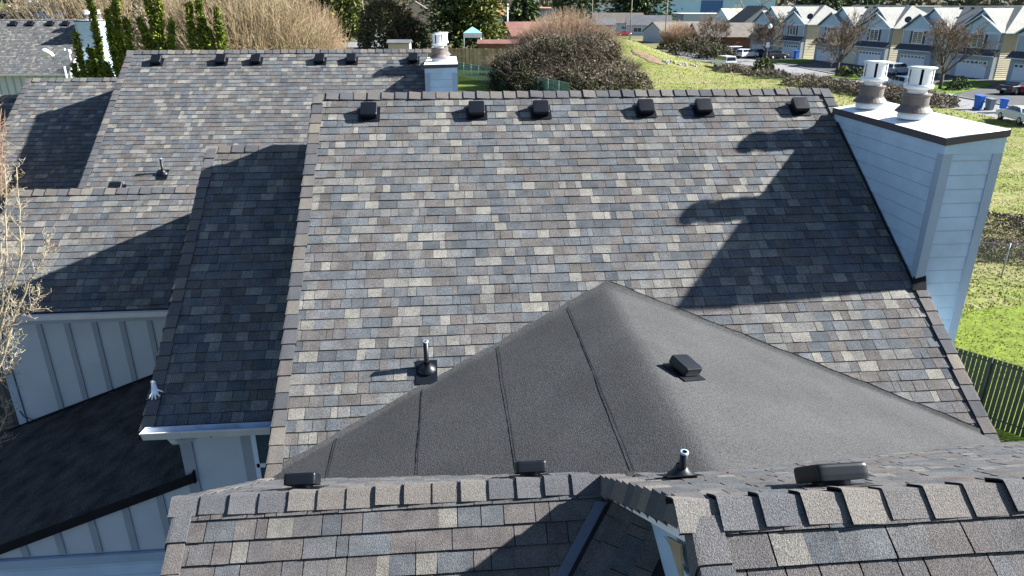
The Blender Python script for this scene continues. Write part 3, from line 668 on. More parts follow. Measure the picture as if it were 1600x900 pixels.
# ================================================================== GLOVE
def glove():
    c = V3(hit(243, 612, (0, -P15, 1), (0, BY, BZ))) + NF * .035
    g = thing('work_glove', 'white work glove with spread fingers lying on the dark roof edge above the gutter', 'glove', c)
    U = V3((1, 0, 0)); Dn = DN
    def P(u, v, h=0): return c + U * u + Dn * v + NF * h
    b = MB()
    # palm: flattened body
    prof = [(-.085, -.028, .034, .012), (-.05, -.015, .036, .016), (-.01, .0, .043, .020), (.03, .008, .046, .018), (.055, .012, .042, .013)]
    i0 = len(b.v)
    for (v, u, wd, h) in prof:
        for k in range(10):
            a = 2 * math.pi * k / 10; b.v.append(tuple(P(u + wd * math.cos(a), v, .0 + h * math.sin(a))))
    for q in range(len(prof) - 1):
        for k in range(10):
            j = (k + 1) % 10; b.f.append((i0 + q * 10 + k, i0 + q * 10 + j, i0 + (q + 1) * 10 + j, i0 + (q + 1) * 10 + k)); b.m.append(0); b.t.append(.5); b.sm.append(True)
    b.f.append(tuple(i0 + 40 + k for k in range(10))); b.m.append(0); b.t.append(.5); b.sm.append(False)
    fing = [((-.018, .045), (-.035, .085), (-.042, .115)), ((.002, .052), (-.004, .10), (-.003, .135)), ((.024, .052), (.032, .098), (.042, .128)), ((.042, .042), (.066, .072), (.088, .090)), ((.036, .0), (.078, .012), (.112, .026))]
    for f in fing:
        b.tube([P(f[0][0], f[0][1] - .015, .002), P(f[0][0], f[0][1], .006), P(f[1][0], f[1][1], .010), P(f[2][0], f[2][1], .002)], .0135, .0085, 8)
    b.build('glove_hand', M_GLOVE, g)
    b = MB(); i0 = 0
    ring = [(-.135, -.046, .033, .015), (-.128, -.044, .034, .017), (-.088, -.029, .031, .013), (-.080, -.026, .034, .012)]
    for (v, u, wd, h) in ring:
        for k in range(10):
            a = 2 * math.pi * k / 10; b.v.append(tuple(P(u + wd * math.cos(a), v, h * math.sin(a))))
    for q in range(3):
        for k in range(10):
            j = (k + 1) % 10; b.f.append((q * 10 + k, q * 10 + j, (q + 1) * 10 + j, (q + 1) * 10 + k)); b.m.append(0); b.t.append(.5); b.sm.append(True)
    b.build('cuff', M_GLOVEC, g)
glove()

# ================================================================== GROUND, ROADS
def gh(x, y):
    """ground height: flat with one low grassy mound in the field"""
    return max(0.0, 4.3 * math.exp(-((x - 31) / 9.5) ** 2 - ((y - 138) / 25) ** 2) - .35)
def gpt(px, py, z=0):
    p = gnd(px, py, z); p.z = gh(p.x, p.y); return p

def ghit(px, py):
    o = V3((0, 0, CAMZ)); r = sight(px, py); t = 20.0
    while t < 400:
        p = o + r * t
        if p.z <= gh(p.x, p.y): return V3((p.x, p.y, gh(p.x, p.y)))
        t += .25
    return gnd(px, py)
def field_material():
    m = bpy.data.materials.new('rough_field_grass'); m.use_nodes = True
    n = m.node_tree; b = n.nodes['Principled BSDF']; L = n.links.new
    b.inputs['Roughness'].default_value = 1.0; b.inputs['Specular IOR Level'].default_value = 0.1
    tc = n.nodes.new('ShaderNodeTexCoord')
    def noise(s, d=5, off=0):
        mp = n.nodes.new('ShaderNodeMapping'); mp.inputs['Location'].default_value = (off, off * 1.7, 0)
        x = n.nodes.new('ShaderNodeTexNoise'); x.inputs['Scale'].default_value = s; x.inputs['Detail'].default_value = d
        L(tc.outputs['Object'], mp.inputs[0]); L(mp.outputs[0], x.inputs['Vector']); return x.outputs['Fac']
    def ramp(src, *st):
        r = n.nodes.new('ShaderNodeValToRGB'); e = r.color_ramp.elements
        e[0].position, e[0].color = st[0][0], (*st[0][1], 1); e[1].position, e[1].color = st[-1][0], (*st[-1][1], 1)
        for p, c in st[1:-1]: q = e.new(p); q.color = (*c, 1)
        L(src, r.inputs[0]); return r.outputs[0]
    a = ramp(noise(.22), (.36, (.125, .165, .022)), (.5, (.175, .185, .062)), (.68, (.25, .22, .11)))
    c = ramp(noise(1.7, 6, 9), (.36, (.10, .15, .018)), (.48, (.18, .195, .055)), (.60, (.26, .225, .13)))
    mx = n.nodes.new('ShaderNodeMix'); mx.data_type = 'RGBA'; mx.inputs[0].default_value = .42
    L(a, mx.inputs[6]); L(c, mx.inputs[7])
    far = ramp(noise(.06, 5, 4), (.3, (.10, .11, .045)), (.55, (.16, .145, .075)), (.75, (.21, .17, .11)))
    sep = n.nodes.new('ShaderNodeSeparateXYZ'); L(tc.outputs['Object'], sep.inputs[0])
    mr = n.nodes.new('ShaderNodeMapRange'); mr.inputs['From Min'].default_value = 130; mr.inputs['From Max'].default_value = 200
    L(sep.outputs['Y'], mr.inputs['Value'])
    m2 = n.nodes.new('ShaderNodeMix'); m2.data_type = 'RGBA'; L(mr.outputs[0], m2.inputs[0]); L(mx.outputs[2], m2.inputs[6]); L(far, m2.inputs[7])
    L(m2.outputs[2], b.inputs['Base Color'])
    bp = n.nodes.new('ShaderNodeBump'); bp.inputs['Strength'].default_value = .9; bp.inputs['Distance'].default_value = .15
    L(noise(2.6, 8, 3), bp.inputs['Height']); L(bp.outputs[0], b.inputs['Normal'])
    return m
M_FIELD = field_material()
b = MB()
xs = [-3000, -800, -300, -120] + [-60 + 2 * k for k in range(90)] + [150, 300, 800, 3000]
ys = [-400, -60] + [-10 + 5 * k for k in range(50)] + [300, 500, 900, 1800, 4500]
for i in range(len(xs) - 1):
    for j in range(len(ys) - 1):
        q = [(xs[i], ys[j]), (xs[i + 1], ys[j]), (xs[i + 1], ys[j + 1]), (xs[i], ys[j + 1])]
        b.quad(*[(x, y, gh(x, y)) for x, y in q], 0, .5, True)
setting(b.build('ground', M_FIELD))
M_ROAD = mat('road_asphalt', (0.085, 0.085, 0.088), 0.9, 0.12, .8, 0.2, 40, spec=0.2)
M_ROADL = mat('pale_road_surface', (0.20, 0.20, 0.20), 0.9, 0.10, .6, 0.2, 40, spec=0.2)
M_CONC = mat('kerb_concrete', (0.33, 0.32, 0.30), 0.85, 0.08, 1.5, 0.1, 30)
M_DRIVE = mat('driveway_asphalt', (0.075, 0.075, 0.078), 0.9, 0.15, .6, 0.2, 30, spec=0.2)
M_LAWN = mat('mown_lawn', (0.125, 0.165, 0.024), 0.95, 0.28, 1.6, 0.9, 22, spec=0.1, grain=(9, .3))
def strip(name, pts, m, z=.004, kind='structure'):
    b = MB(); b.poly([(x, y, gh(x, y) + z) for x, y in pts], 0); return setting(b.build(name, m), kind)
UR = V3((-.19, .982, 0)).normalized(); VR = V3((.982, .19, 0)).normalized(); PR = V3((71.8, 112, 0))
def rw(s, d, z=0): return PR + UR * s + VR * d + V3((0, 0, z))
# street in front of the row, kerbs, driveways, strips of lawn
road_l = [(51.5, 40), (50.8, 66), (50.5, 90), (49.0, 113), (45.5, 135), (40, 150)]
road_r = [(58.2, 40), (57.6, 66), (57.4, 90), (57.6, 113), (58.5, 135), (61, 150)]
strip('street', road_l + road_r[::-1], M_ROADL)
b = MB()
for k in range(len(road_r) - 1):
    (x0, y0), (x1, y1) = road_r[k], road_r[k + 1]
    b.prism([(x0, y0, 0), (x1, y1, 0), (x1, y1, .13), (x0, y0, .13)], (.16, 0, 0))
setting(b.build('kerb', M_CONC))
strip('driveway_court', [(57.8, 40), (57.8, 150), (rw(42, .1).x, rw(42, .1).y), (rw(-60, .1).x, rw(-60, .1).y)], M_DRIVE, .05)
M_LAWN2 = mat('front_lawn', (0.10, 0.17, 0.018), 0.95, 0.3, 1.2, 0.8, 20, spec=0.1)
def quadpx(name, pxs, m, z):
    b = MB(); b.poly([tuple(gnd(x, y, z)) for x, y in pxs]); return setting(b.build(name, m))
quadpx('front_lawn', [(1405, 138), (1490, 147), (1558, 131), (1500, 122), (1455, 132)], M_LAWN2, .10)
quadpx('front_lawn', [(1215, 100), (1270, 97), (1258, 92), (1200, 94)], M_LAWN2, .10)
quadpx('front_lawn', [(1285, 119), (1380, 128), (1385, 122), (1330, 115)], M_LAWN2, .10)
quadpx('garden_path', [(1405, 141), (1486, 150), (1490, 147), (1405, 138)], M_CONC, .11)
# side road at the upper left and the mown lawn inside the boundary fence
strip('side_road', [(-33, 330), (-28, 330), (-16, 200), (6, 176), (8, 166), (-24, 168)], M_ROADL, .02)
M_YARD = mat('added_bark_gravel', (0.07, 0.062, 0.055), 0.95, 0.3, 1.5, 0.6, 20)
strip('bounce_cut_yard', [(-60, -30), (9.5, -30), (9.5, 17.5), (4, 34), (-60, 34)], M_YARD, .008)  # dark ground added around the houses to cut green bounce onto walls
strip('mown_lawn', [(11.2, 20.5), (24.0, 22.0), (40, 12), (40, 4), (16.5, 4)], M_LAWN, .02)
strip('back_lawn', [(-2, 118), (8.5, 112), (13.0, 82), (-2, 76)], M_LAWN, .012)
M_DIRT = mat('bare_dirt', (0.17, 0.115, 0.065), 0.95, 0.3, 1.2, 0.8, 12)
b = MB(); p0_, p1_ = ghit(990, 78), ghit(1037, 102); dd_ = (p1_ - p0_); dd_.z = 0; nn_ = V3((-dd_.y, dd_.x, 0)).normalized(); K = 26
def dp(i, j):
    f = i / K; wd = 1.25 * (math.sin(math.pi * min(1, f * .94 + .04)) ** .5) * (1 + .5 * mnoise.noise(V3((f * 7, j, 2)))); p = p0_ + dd_ * f + nn_ * (wd * (j - 2) / 2 + .6 * mnoise.noise(V3((f * 3, 5, 1))))
    return (p.x, p.y, gh(p.x, p.y) + .05 + (.05 if 0 < j < 4 else 0))
for i in range(K):
    for j in range(4): b.quad(dp(i, j), dp(i + 1, j), dp(i + 1, j + 1), dp(i, j + 1), 0, .5, True)
setting(b.build('dirt_track', M_DIRT))

# ------------------------------------------------------------------ plants
GR_T = [(0, (0.10, 0.135, 0.022)), (.4, (0.155, 0.185, 0.035)), (.7, (0.22, 0.225, 0.075)), (1, (0.30, 0.26, 0.15))]
M_GT = mat('grass_blades', None, 0.9, 0.1, 3, tint=GR_T, spec=0.15)
def tufts(name, n, region, size, seed, label, tr=(0, 1)):
    r = random.Random(seed); b = MB(); k = 0
    while k < n:
        p = region(r)
        if p is None: continue
        x, y = p; c = mnoise.noise(V3((x * .6, y * .6, 3))) + .5 * mnoise.noise(V3((x * 2.1, y * 2.1, 9)))
        if r.random() > .55 + c: k += 1; continue
        z = gh(x, y); t = min(1, max(0, tr[0] + (tr[1] - tr[0]) * (.45 + .5 * mnoise.noise(V3((x * .4, y * .4, 1))) + r.uniform(-.3, .3))))
        a = r.uniform(0, 6.28); w_ = size * r.uniform(.25, .6); h = size * r.uniform(.5, 1.3); lx, ly = r.uniform(-.6, .6) * h, r.uniform(-.6, .6) * h
        i = len(b.v); b.v += [(x - math.cos(a) * w_, y - math.sin(a) * w_, z), (x + math.cos(a) * w_, y + math.sin(a) * w_, z), (x + lx, y + ly, z + h)]
        b.f.append((i, i + 1, i + 2)); b.m.append(0); b.t.append(t); b.sm.append(False); k += 1
    return setting(b.build(name, M_GT), 'stuff', label, 'grass')
def reg_near(r):
    y = r.uniform(16, 62); x = y * r.uniform(.68, 1.12)
    return (x, y) if x > 9 else None
def reg_lawn(r):
    y = r.uniform(9, 23); x = r.uniform(11, 25); return (x, y) if y < 21.2 + (x - 11) * .1 and x > 10.5 + (21 - y) * .25 else None
tufts('field_grass', 60000, reg_near, .06, 1, 'rough green and straw coloured grass of the open field')
tufts('lawn_grass', 40000, reg_lawn, .020, 2, 'short bright green lawn inside the dark slatted fence', (.1, .8))
def reg_far(r):
    y = r.uniform(58, 150); x = r.uniform(20, 51); return (x, y)
tufts('tall_field_grass', 26000, reg_far, .13, 3, 'tussocky grass over the low mound in the field', (.1, 1.05))

def foliage_tint(name, stops, rough=.75): return mat(name, None, rough, 0.15, 1.5, tint=stops, spec=0.25)
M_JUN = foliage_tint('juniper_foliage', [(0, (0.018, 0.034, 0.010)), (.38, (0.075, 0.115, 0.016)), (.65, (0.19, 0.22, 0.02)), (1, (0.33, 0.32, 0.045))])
M_CON = foliage_tint('conifer_needles', [(0, (0.008, 0.018, 0.012)), (.5, (0.022, 0.045, 0.016)), (.85, (0.06, 0.09, 0.022)), (1, (0.12, 0.14, 0.03))])
M_CONY = foliage_tint('yellow_conifer_foliage', [(0, (0.02, 0.035, 0.008)), (.5, (0.06, 0.085, 0.015)), (1, (0.17, 0.17, 0.03))])
M_BARK = mat('tree_bark', (0.075, 0.062, 0.050), 0.9, 0.25, 5, 0.3, 20)
M_TWG = mat('bare_twigs', None, 0.85, 0.1, 2, tint=[(0, (0.055, 0.045, 0.035)), (.5, (0.12, 0.10, 0.062)), (1, (0.20, 0.13, 0.10))], spec=.2)
M_TWT = mat('tan_willow_stems', None, 0.8, 0.1, 2, tint=[(0, (0.15, 0.125, 0.07)), (.5, (0.30, 0.255, 0.15)), (1, (0.38, 0.26, 0.17))], spec=.2)
M_TWO = mat('orange_tan_twigs', None, 0.85, 0.1, 2, tint=[(0, (0.17, 0.125, 0.08)), (.5, (0.33, 0.23, 0.145)), (1, (0.42, 0.29, 0.21))], spec=.2)
M_CANE = mat('bramble_canes', None, 0.85, 0.1, 2, tint=[(0, (0.05, 0.04, 0.03)), (.6, (0.13, 0.10, 0.075)), (1, (0.24, 0.19, 0.15))], spec=.2)
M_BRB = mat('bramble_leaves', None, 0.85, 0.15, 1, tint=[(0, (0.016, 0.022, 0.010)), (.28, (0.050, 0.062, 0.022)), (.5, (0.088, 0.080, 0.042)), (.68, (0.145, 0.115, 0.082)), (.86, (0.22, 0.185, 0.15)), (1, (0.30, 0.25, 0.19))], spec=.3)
M_BIR = mat('pale_birch_branches', None, 0.75, 0.12, 6, tint=[(0, (0.27, 0.22, 0.12)), (.5, (0.37, 0.32, 0.22)), (1, (0.44, 0.38, 0.31))], spec=.3)

def rv(r, s=1): return V3((r.gauss(0, s), r.gauss(0, s), r.gauss(0, s)))
def bare_tree(name, label, base, h, spread, seed, twig=M_TWG, group=None, lvl=4, tr=.018, cat='tree', lean=(0, 0), trunk_h=.22, dens=4):
    r = random.Random(seed); t = thing(name, label, cat, tuple(base), group); base = V3(base)
    tk, cr = MB(), MB(); s0 = h * .022
    top = base + V3((lean[0], lean[1], 1)) * h * trunk_h
    tk.tube([base - V3((0, 0, .2)), base.lerp(top, .5) + rv(r, .03 * h * .3), top], s0 * 1.3, s0, 8)
    def grow(p, d, L, rad_, l):
        n = 3; pts = [p]; q = V3(p); dd = V3(d)
        for k in range(n):
            dd = (dd + rv(r, .13) + V3((0, 0, .07 if l > 1 else .02))).normalized(); q = q + dd * L / n; pts.append(q)
        if l <= 1: cr.tube(pts, max(rad_, tr * .8), tr * .45, 3, 0, min(1, max(0, .45 + r.uniform(-.35, .35) + .25 * (q.z - base.z) / h)), cap=False)
        else: tk.tube(pts, rad_, rad_ * .55, 6 if l > 2 else 4, cap=False)
        if l == 0: return
        nc = dens if l > 1 else dens + 1
        for k in range(nc):
            f = r.uniform(.35, 1.0) if k else 1.0
            o = pts[min(n, max(1, int(f * n + .5)))]
            nd = (dd + rv(r, .48) + V3((0, 0, .12)) + V3(((o.x - base.x), (o.y - base.y), 0)) * (.25 / spread)).normalized()
            grow(o, nd, L * r.uniform(.55, .80), rad_ * .5, l - 1)
    nl = 6
    for k in range(nl):
        a = 2 * math.pi * k / nl + r.uniform(-.4, .4); el = r.uniform(.5, 1.25)
        d = V3((math.cos(a) * math.cos(el) + lean[0], math.sin(a) * math.cos(el) + lean[1], math.sin(el)))
        grow(top, d.normalized(), h * .33 * (1 if el > .8 else spread / h * 1.6), s0 * .6, lvl - 1)
    tk.build('trunk', M_BARK, t); cr.build('crown', twig, t); return t

def fan_shrub(name, label, c, rx, ry, h, n, seed, m, r0=.022, cat='shrub', fan=1.0, ntw=3, group=None):
    """many upright stems fanning from a broad base"""
    r = random.Random(seed); t = thing(name, label, cat, tuple(c), group); b = MB(); c = V3(c)
    for k in range(n):
        a = r.uniform(0, 6.283); q = r.random() ** .5; ox, oy = math.cos(a) * q, math.sin(a) * q
        p0 = c + V3((ox * rx * .25, oy * ry * .25, 0)); hh = h * (1 - .38 * q * q) * r.uniform(.7, 1.05)
        p3 = c + V3((ox * rx * fan * r.uniform(.8, 1.1), oy * ry * fan, hh)); p1 = p0.lerp(p3, .35) + V3((ox * .12 * rx, oy * .12 * ry, hh * .06)) * -1 + rv(r, .06 * rx * .3)
        p2 = p0.lerp(p3, .7) + rv(r, .025 * rx)
        tt = min(1, max(0, r.gauss(.48, .30) + .25 * (q - .5)))
        b.tube([p0, p1, p2, p3], r0, r0 * .35, 3, 0, tt, cap=False)
        for j in range(ntw):
            f = r.uniform(.35, .95); s = (p1.lerp(p2, (f - .35) / .35) if f < .7 else p2.lerp(p3, (f - .7) / .3))
            e = s + ((p3 - p0).normalized() + rv(r, .55)).normalized() * h * r.uniform(.05, .15); b.tube([s, e], r0 * .5, r0 * .25, 3, 0, min(1, tt + .1), cap=False)
    b.build('stems', m, t); return t

def conifer(name, label, base, h, rad_, seed, m=M_CON, group=None, n=6000, size=.35, shape=1.0, top=0.0, cat='conifer tree'):
    r = random.Random(seed); t = thing(name, label, cat, tuple(base), group); base = V3(base)
    tk = MB(); tk.tube([base - V3((0, 0, .2)), base + V3((0, 0, h * .5)), base + V3((0, 0, h * .97))], rad_ * .07, .03, 8); tk.build('trunk', M_BARK, t)
    b = MB(); nb = 110
    for k in range(nb):          # drooping boughs
        f = (k + r.random()) / nb; z = h * (.06 + .93 * f); R_ = rad_ * ((1 - f) ** (.75 * shape)) * r.uniform(.7, 1.18) + .1; a = k * 2.399 + r.uniform(-.4, .4)
        for j in range(max(4, n // nb)):
            q = r.random() ** .6; w_ = .16 * R_ + .15
            p = base + V3((math.cos(a) * R_ * q + r.gauss(0, w_), math.sin(a) * R_ * q + r.gauss(0, w_), z + R_ * (.10 * q - .34 * q * q) + r.gauss(0, .10 * h / 12)))
            b.leaf(p, size * r.uniform(.5, 1.2), .42, r, min(1, max(0, q * .65 + r.gauss(.15, .2))), d=(math.cos(a), math.sin(a), -.25))
    b.build('crown', m, t); return t

def juniper(name, label, base, spires, seed, group=None):
    """twisted juniper: leaning spires set with tufted sprays"""
    r = random.Random(seed); t = thing(name, label, 'juniper', tuple(base), group); base = V3(base); b = MB(); tk = MB()
    extra = [(dx * f + r.uniform(-.5, .5) * 1.1, dy + r.uniform(-.3, .3), h * r.uniform(.62, .9), w_ * .55) for (dx, dy, h, w_) in spires for f in (.9, 1.3)]
    for (dx, dy, h, w_) in list(spires) + extra:
        pts = []; ph = r.uniform(0, 6)
        for k in range(9):
            f = k / 8; pts.append(base + V3((dx * f ** .8 + .16 * math.sin(ph + f * 5) * f, dy * f + .12 * math.cos(ph + f * 4), h * f)))
        tk.tube(pts, .09, .02, 5)
        for k in range(int(130 * h / 3)):
            f = r.random() ** .8; i = min(7, int(f * 8)); c = pts[i].lerp(pts[i + 1], f * 8 - i); rr_ = 1.6 * w_ * (1 - f) ** .75 * (.75 + .5 * mnoise.noise(V3((f * 9, w_ * 7, dx)))) * r.uniform(.3, 1.15) + .06
            a = r.uniform(0, 6.283); d = V3((math.cos(a), math.sin(a), r.uniform(.35, 1.1))).normalized(); L = rr_ * r.uniform(.7, 1.3)
            sun = d.x * .5
            for j in range(9):
                g = j / 8; p = c + d * L * g * 1.15 + rv(r, .06)
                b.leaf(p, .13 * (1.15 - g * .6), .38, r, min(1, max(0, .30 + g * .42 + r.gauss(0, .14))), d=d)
    tk.build('trunk', M_BARK, t); b.build('foliage', M_JUN, t); return t

def mound(name, label, lumps, n, size, seed, m, cat='bush', cane=0, tf=None, group=None, canem=None):
    r = random.Random(seed); c0 = lumps[0]; t = thing(name, label, cat, (c0[0], c0[1], gh(c0[0], c0[1])), group); b = MB(); cn = MB()
    wsum = sum(l[2] * l[3] for l in lumps)
    for (x, y, rx, hh, *ry) in lumps:
        ry = ry[0] if ry else rx; z0 = gh(x, y); k = int(n * rx * hh / wsum)
        for _ in range(k):
            a = r.uniform(0, 6.283); e = math.asin(r.random()); q = r.uniform(.72, 1.03) ** .6
            d = V3((math.cos(a) * math.cos(e), math.sin(a) * math.cos(e), math.sin(e)))
            nn = 1 + .26 * mnoise.noise(V3((d.x * 2 + x, d.y * 2 + y, d.z * 2))) + .12 * mnoise.noise(V3((d.x * 7 + x, d.y * 7, d.z * 7)))
            p = V3((x + d.x * rx * q * nn, y + d.y * ry * q * nn, z0 + max(.05, d.z * hh * q * nn)))
            tt = tf(p, r) if tf else r.random()
            b.leaf(p, size * r.uniform(.5, 1.3), .55, r, min(1, max(0, tt)))
        for _ in range(int(cane * rx * hh / wsum)):
            a = r.uniform(0, 6.283); e = math.asin(r.random() ** .7); d = V3((math.cos(a) * math.cos(e), math.sin(a) * math.cos(e), math.sin(e)))
            p = V3((x + d.x * rx, y + d.y * ry, z0 + d.z * hh)) * 1.0; s = rv(r, 1); s.z = abs(s.z) * .6; L = rx * r.uniform(.12, .32)
            cn.tube([p - d * .2, p + d * L * .35 + s * L * .3, p + d * L * .3 + s * L * .75, p + s * L * 1.1 - V3((0, 0, L * .3))], size * .14, size * .07, 3, 0, r.random(), cap=False)
    b.build('foliage', m, t)
    if cn.f: cn.build('canes', canem or M_CANE, t)
    return t

# big bramble bank in the middle distance
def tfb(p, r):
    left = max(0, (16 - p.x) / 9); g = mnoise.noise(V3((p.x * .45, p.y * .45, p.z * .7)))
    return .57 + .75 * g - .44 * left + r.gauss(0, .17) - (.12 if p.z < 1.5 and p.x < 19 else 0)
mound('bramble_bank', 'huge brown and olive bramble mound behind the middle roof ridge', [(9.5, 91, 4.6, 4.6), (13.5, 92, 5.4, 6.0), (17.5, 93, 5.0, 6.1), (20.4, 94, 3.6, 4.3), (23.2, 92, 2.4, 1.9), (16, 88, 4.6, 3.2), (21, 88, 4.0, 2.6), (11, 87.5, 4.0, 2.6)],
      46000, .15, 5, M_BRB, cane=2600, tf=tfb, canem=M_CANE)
fan_shrub('bare_shrub', 'orange tan leafless shrubs rising behind the bramble mound', (16.0, 99, 0), 8.0, 3.5, 9.3, 3600, 6, M_TWO, .022)
fan_shrub('bare_shrub', 'low olive twiggy shrub at the right shoulder of the bramble mound', (24.2, 103, 0), 3.6, 3, 3.0, 500, 7, M_TWG, .03)
# great fan of pale willow stems behind the back roof
fan_shrub('willow_shrub', 'very large leafless willow fanning pale tan stems behind the back roof', tuple(V3((-14.8, 57, 0))), 7.2, 4.5, 12.6, 2600, 8, M_TWT, .024, ntw=9)
fan_shrub('bare_shrub', 'dense pinkish tan thicket of bare twigs behind the narrow junipers', (-30.5, 72, 0), 10, 5, 14, 3000, 9, M_TWT, .026, ntw=4)
fan_shrub('bare_shrub', 'reddish edge shrub at the right side of the huge willow', (-11.2, 66, 0), 3.4, 3, 10.5, 900, 10, M_TWO, .022)
mound('ivy_tree', 'round green ivy covered tree at the very top left corner', [(-71, 105, 7, 12), (-63, 107, 6, 11.5)], 9000, .45, 11, M_CONY, tf=lambda p, r: r.gauss(.35, .2))
mound('rusty_shrub', 'rust brown shrub between the left junipers and the white gable', [(-25.5, 66, 2.2, 9.2)], 4200, .16, 12, M_BRB, tf=lambda p, r: r.gauss(.62, .15))

# junipers just behind the back building
JY = 38.0
def jb(px): q_ = atY(px, 118, JY); return V3((q_.x, JY, 0))
G_J = 'twisted junipers behind the back roof'
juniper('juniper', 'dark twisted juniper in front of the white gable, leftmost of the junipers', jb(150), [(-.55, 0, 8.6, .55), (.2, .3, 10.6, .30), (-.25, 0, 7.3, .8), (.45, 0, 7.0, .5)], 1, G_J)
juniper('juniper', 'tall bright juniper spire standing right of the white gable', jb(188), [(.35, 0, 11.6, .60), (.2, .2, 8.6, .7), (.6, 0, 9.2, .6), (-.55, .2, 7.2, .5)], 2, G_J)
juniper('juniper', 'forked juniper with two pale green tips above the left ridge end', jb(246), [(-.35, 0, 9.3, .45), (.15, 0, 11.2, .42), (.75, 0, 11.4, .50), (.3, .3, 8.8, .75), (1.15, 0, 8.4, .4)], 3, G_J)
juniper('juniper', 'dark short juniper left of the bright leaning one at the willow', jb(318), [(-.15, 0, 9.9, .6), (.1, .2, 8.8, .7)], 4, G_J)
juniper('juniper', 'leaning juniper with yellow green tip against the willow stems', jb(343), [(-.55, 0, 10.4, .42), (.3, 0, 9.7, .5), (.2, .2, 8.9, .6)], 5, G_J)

# ------------------------------------------------------------------ far conifers and hedges
conifer('conifer', 'large dark evergreen left of the back chimney', (2.0, 170, 0), 24, 7.5, 21, M_CON, n=9000, size=.55, shape=.6)
conifer('conifer', 'yellow green evergreen directly behind the back chimney flue', (7.5, 168, 0), 22, 6.2, 22, M_CONY, n=8000, size=.55, shape=.55)
mound('olive_bush', 'big round olive brown bush left of the large dark evergreen', [(-13.5, 175, 6.5, 11), (-9, 176, 5, 7)], 9000, .38, 23, M_BRB, tf=lambda p, r: r.gauss(.34, .13), cane=900, canem=M_TWG)
conifer('conifer', 'fresh green tree behind the parked pickup and utility pole', (-26.5, 210, 0), 16, 6, 24, M_CONY, n=3500, size=.7, shape=.5)
for k, (px, Y, h, R_, lab) in enumerate([(512, 290, 26, 9, 'dark evergreen at the top edge above the parked pickup'), (590, 300, 27, 10, 'dark evergreen at the top edge between pole and large conifer'),
        (905, 300, 22, 13, 'broad dark evergreen left of the thin poles'), (1010, 330, 23, 13, 'broad dark evergreen above the blue bungalow roof'), (985, 335, 20, 12, 'dark evergreen with a wide crown between the two thin poles'),
        (818, 230, 12, 7, 'rounded green tree behind the white rail fence'), (1290, 330, 22, 14, 'dark evergreen above the row house ridge'), (1340, 340, 22, 14, 'second dark evergreen above the row house ridge, right of the first'), (1265, 350, 18, 10, 'small dark evergreen above the left row house ridge')]):
    q_ = atY(px, 0, Y); conifer('conifer', lab, (q_.x, Y, 0), h, R_, 30 + k, M_CON, n=2600, size=1.1, shape=.6)
# bare trees
G_B = 'bare street trees in front of the row houses'
def gt(px, py): p = gnd(px, py); return (p.x, p.y, 0)
bare_tree('bare_tree', 'bare tree with wide twiggy crown behind the left flue of the white chimney', gt(1307, 119), 8.6, 5.2, 41, group=G_B, dens=4, tr=.030, lvl=5)
bare_tree('bare_tree', 'bare forked tree on the small lawn behind the right flue', gt(1468, 140), 8.4, 5.6, 42, group=G_B, dens=4, tr=.026, lvl=5)
bare_tree('bare_tree', 'bare tree beside the street lamp and dark parked car', gt(1195, 96), 8.8, 4.2, 43, group=G_B, dens=4, tr=.032, lvl=5)
bare_tree('bare_tree', 'bare reddish tree left of the brick house', gt(1112, 84), 8.2, 4.4, 44, group=G_B, dens=4, tr=.034, lvl=5)
bare_tree('bare_tree', 'tall pale leaning bare tree above the green roofed house', gt(1162, 62), 17, 5, 45, lean=(.25, 0), dens=3, tr=.05, lvl=4, twig=M_TWT)
bare_tree('bare_tree', 'bare tan tree behind the white garage', (14, 262, 0), 18, 9, 46, dens=4, tr=.06, twig=M_TWO, lvl=5)
bare_tree('bare_tree', 'brown bare tree right of the white garage', (24, 255, 0), 14, 7, 47, dens=4, tr=.06, lvl=5)
fan_shrub('bare_shrub', 'round pinkish bare shrub below the blue bungalow', gt(1057, 80), 4.6, 3.5, 6.4, 900, 48, M_TWO, .035)
mound('field_shrub', 'olive green scrub on the right slope of the field mound', [gt(1085, 88)[:2] + (5.5, 3.2), gt(1100, 84)[:2] + (4.5, 3.6), gt(1055, 76)[:2] + (4, 2.2), gt(1120, 92)[:2] + (3.5, 2.4)], 5200, .26, 49, M_BRB, tf=lambda p, r: r.gauss(.30, .14), cane=500, canem=M_TWG)
mound('field_shrub', 'dry straw coloured weeds beside the white car at the street bend', [gt(1165, 112)[:2] + (3, .9), gt(1200, 118)[:2] + (3.4, .9), gt(1140, 112)[:2] + (2.5, 1.3)], 2600, .18, 50, M_BRB, tf=lambda p, r: r.gauss(.88, .12))
mound('young_conifer', 'small feathery green shrub in front of the street lamp', [gt(1192, 116)[:2] + (1.6, 2.4)], 1100, .2, 51, M_CONY, tf=lambda p, r: r.gauss(.55, .2))
mound('bramble_hedge', 'low pinkish bramble hedge along the street behind the chimney flues', [gt(x, y)[:2] + (2.6, 1.25) for x, y in ((1255, 133), (1285, 137), (1315, 141), (1345, 146), (1375, 150), (1405, 154), (1435, 160), (1455, 164))], 12000, .13, 52, M_BRB, tf=lambda p, r: r.gauss(.70, .16), cane=900)
mound('round_shrub', 'small clipped yellow green shrub under the left street tree', [gt(1318, 119)[:2] + (1.0, 1.5)], 700, .14, 53, M_CONY, tf=lambda p, r: r.gauss(.75, .15))
mound('dark_shrub', 'low dark green shrub beside the clipped round one', [gt(1335, 121)[:2] + (1.7, 1.3)], 800, .16, 54, M_CON, tf=lambda p, r: r.gauss(.4, .15))
mound('rose_shrub', 'dark leafy shrub on the small front lawn right of the forked tree', [gt(1497, 140)[:2] + (1.3, 1.5), gt(1489, 142)[:2] + (.8, 1.0)], 900, .14, 55, M_CON, tf=lambda p, r: r.gauss(.5, .2))
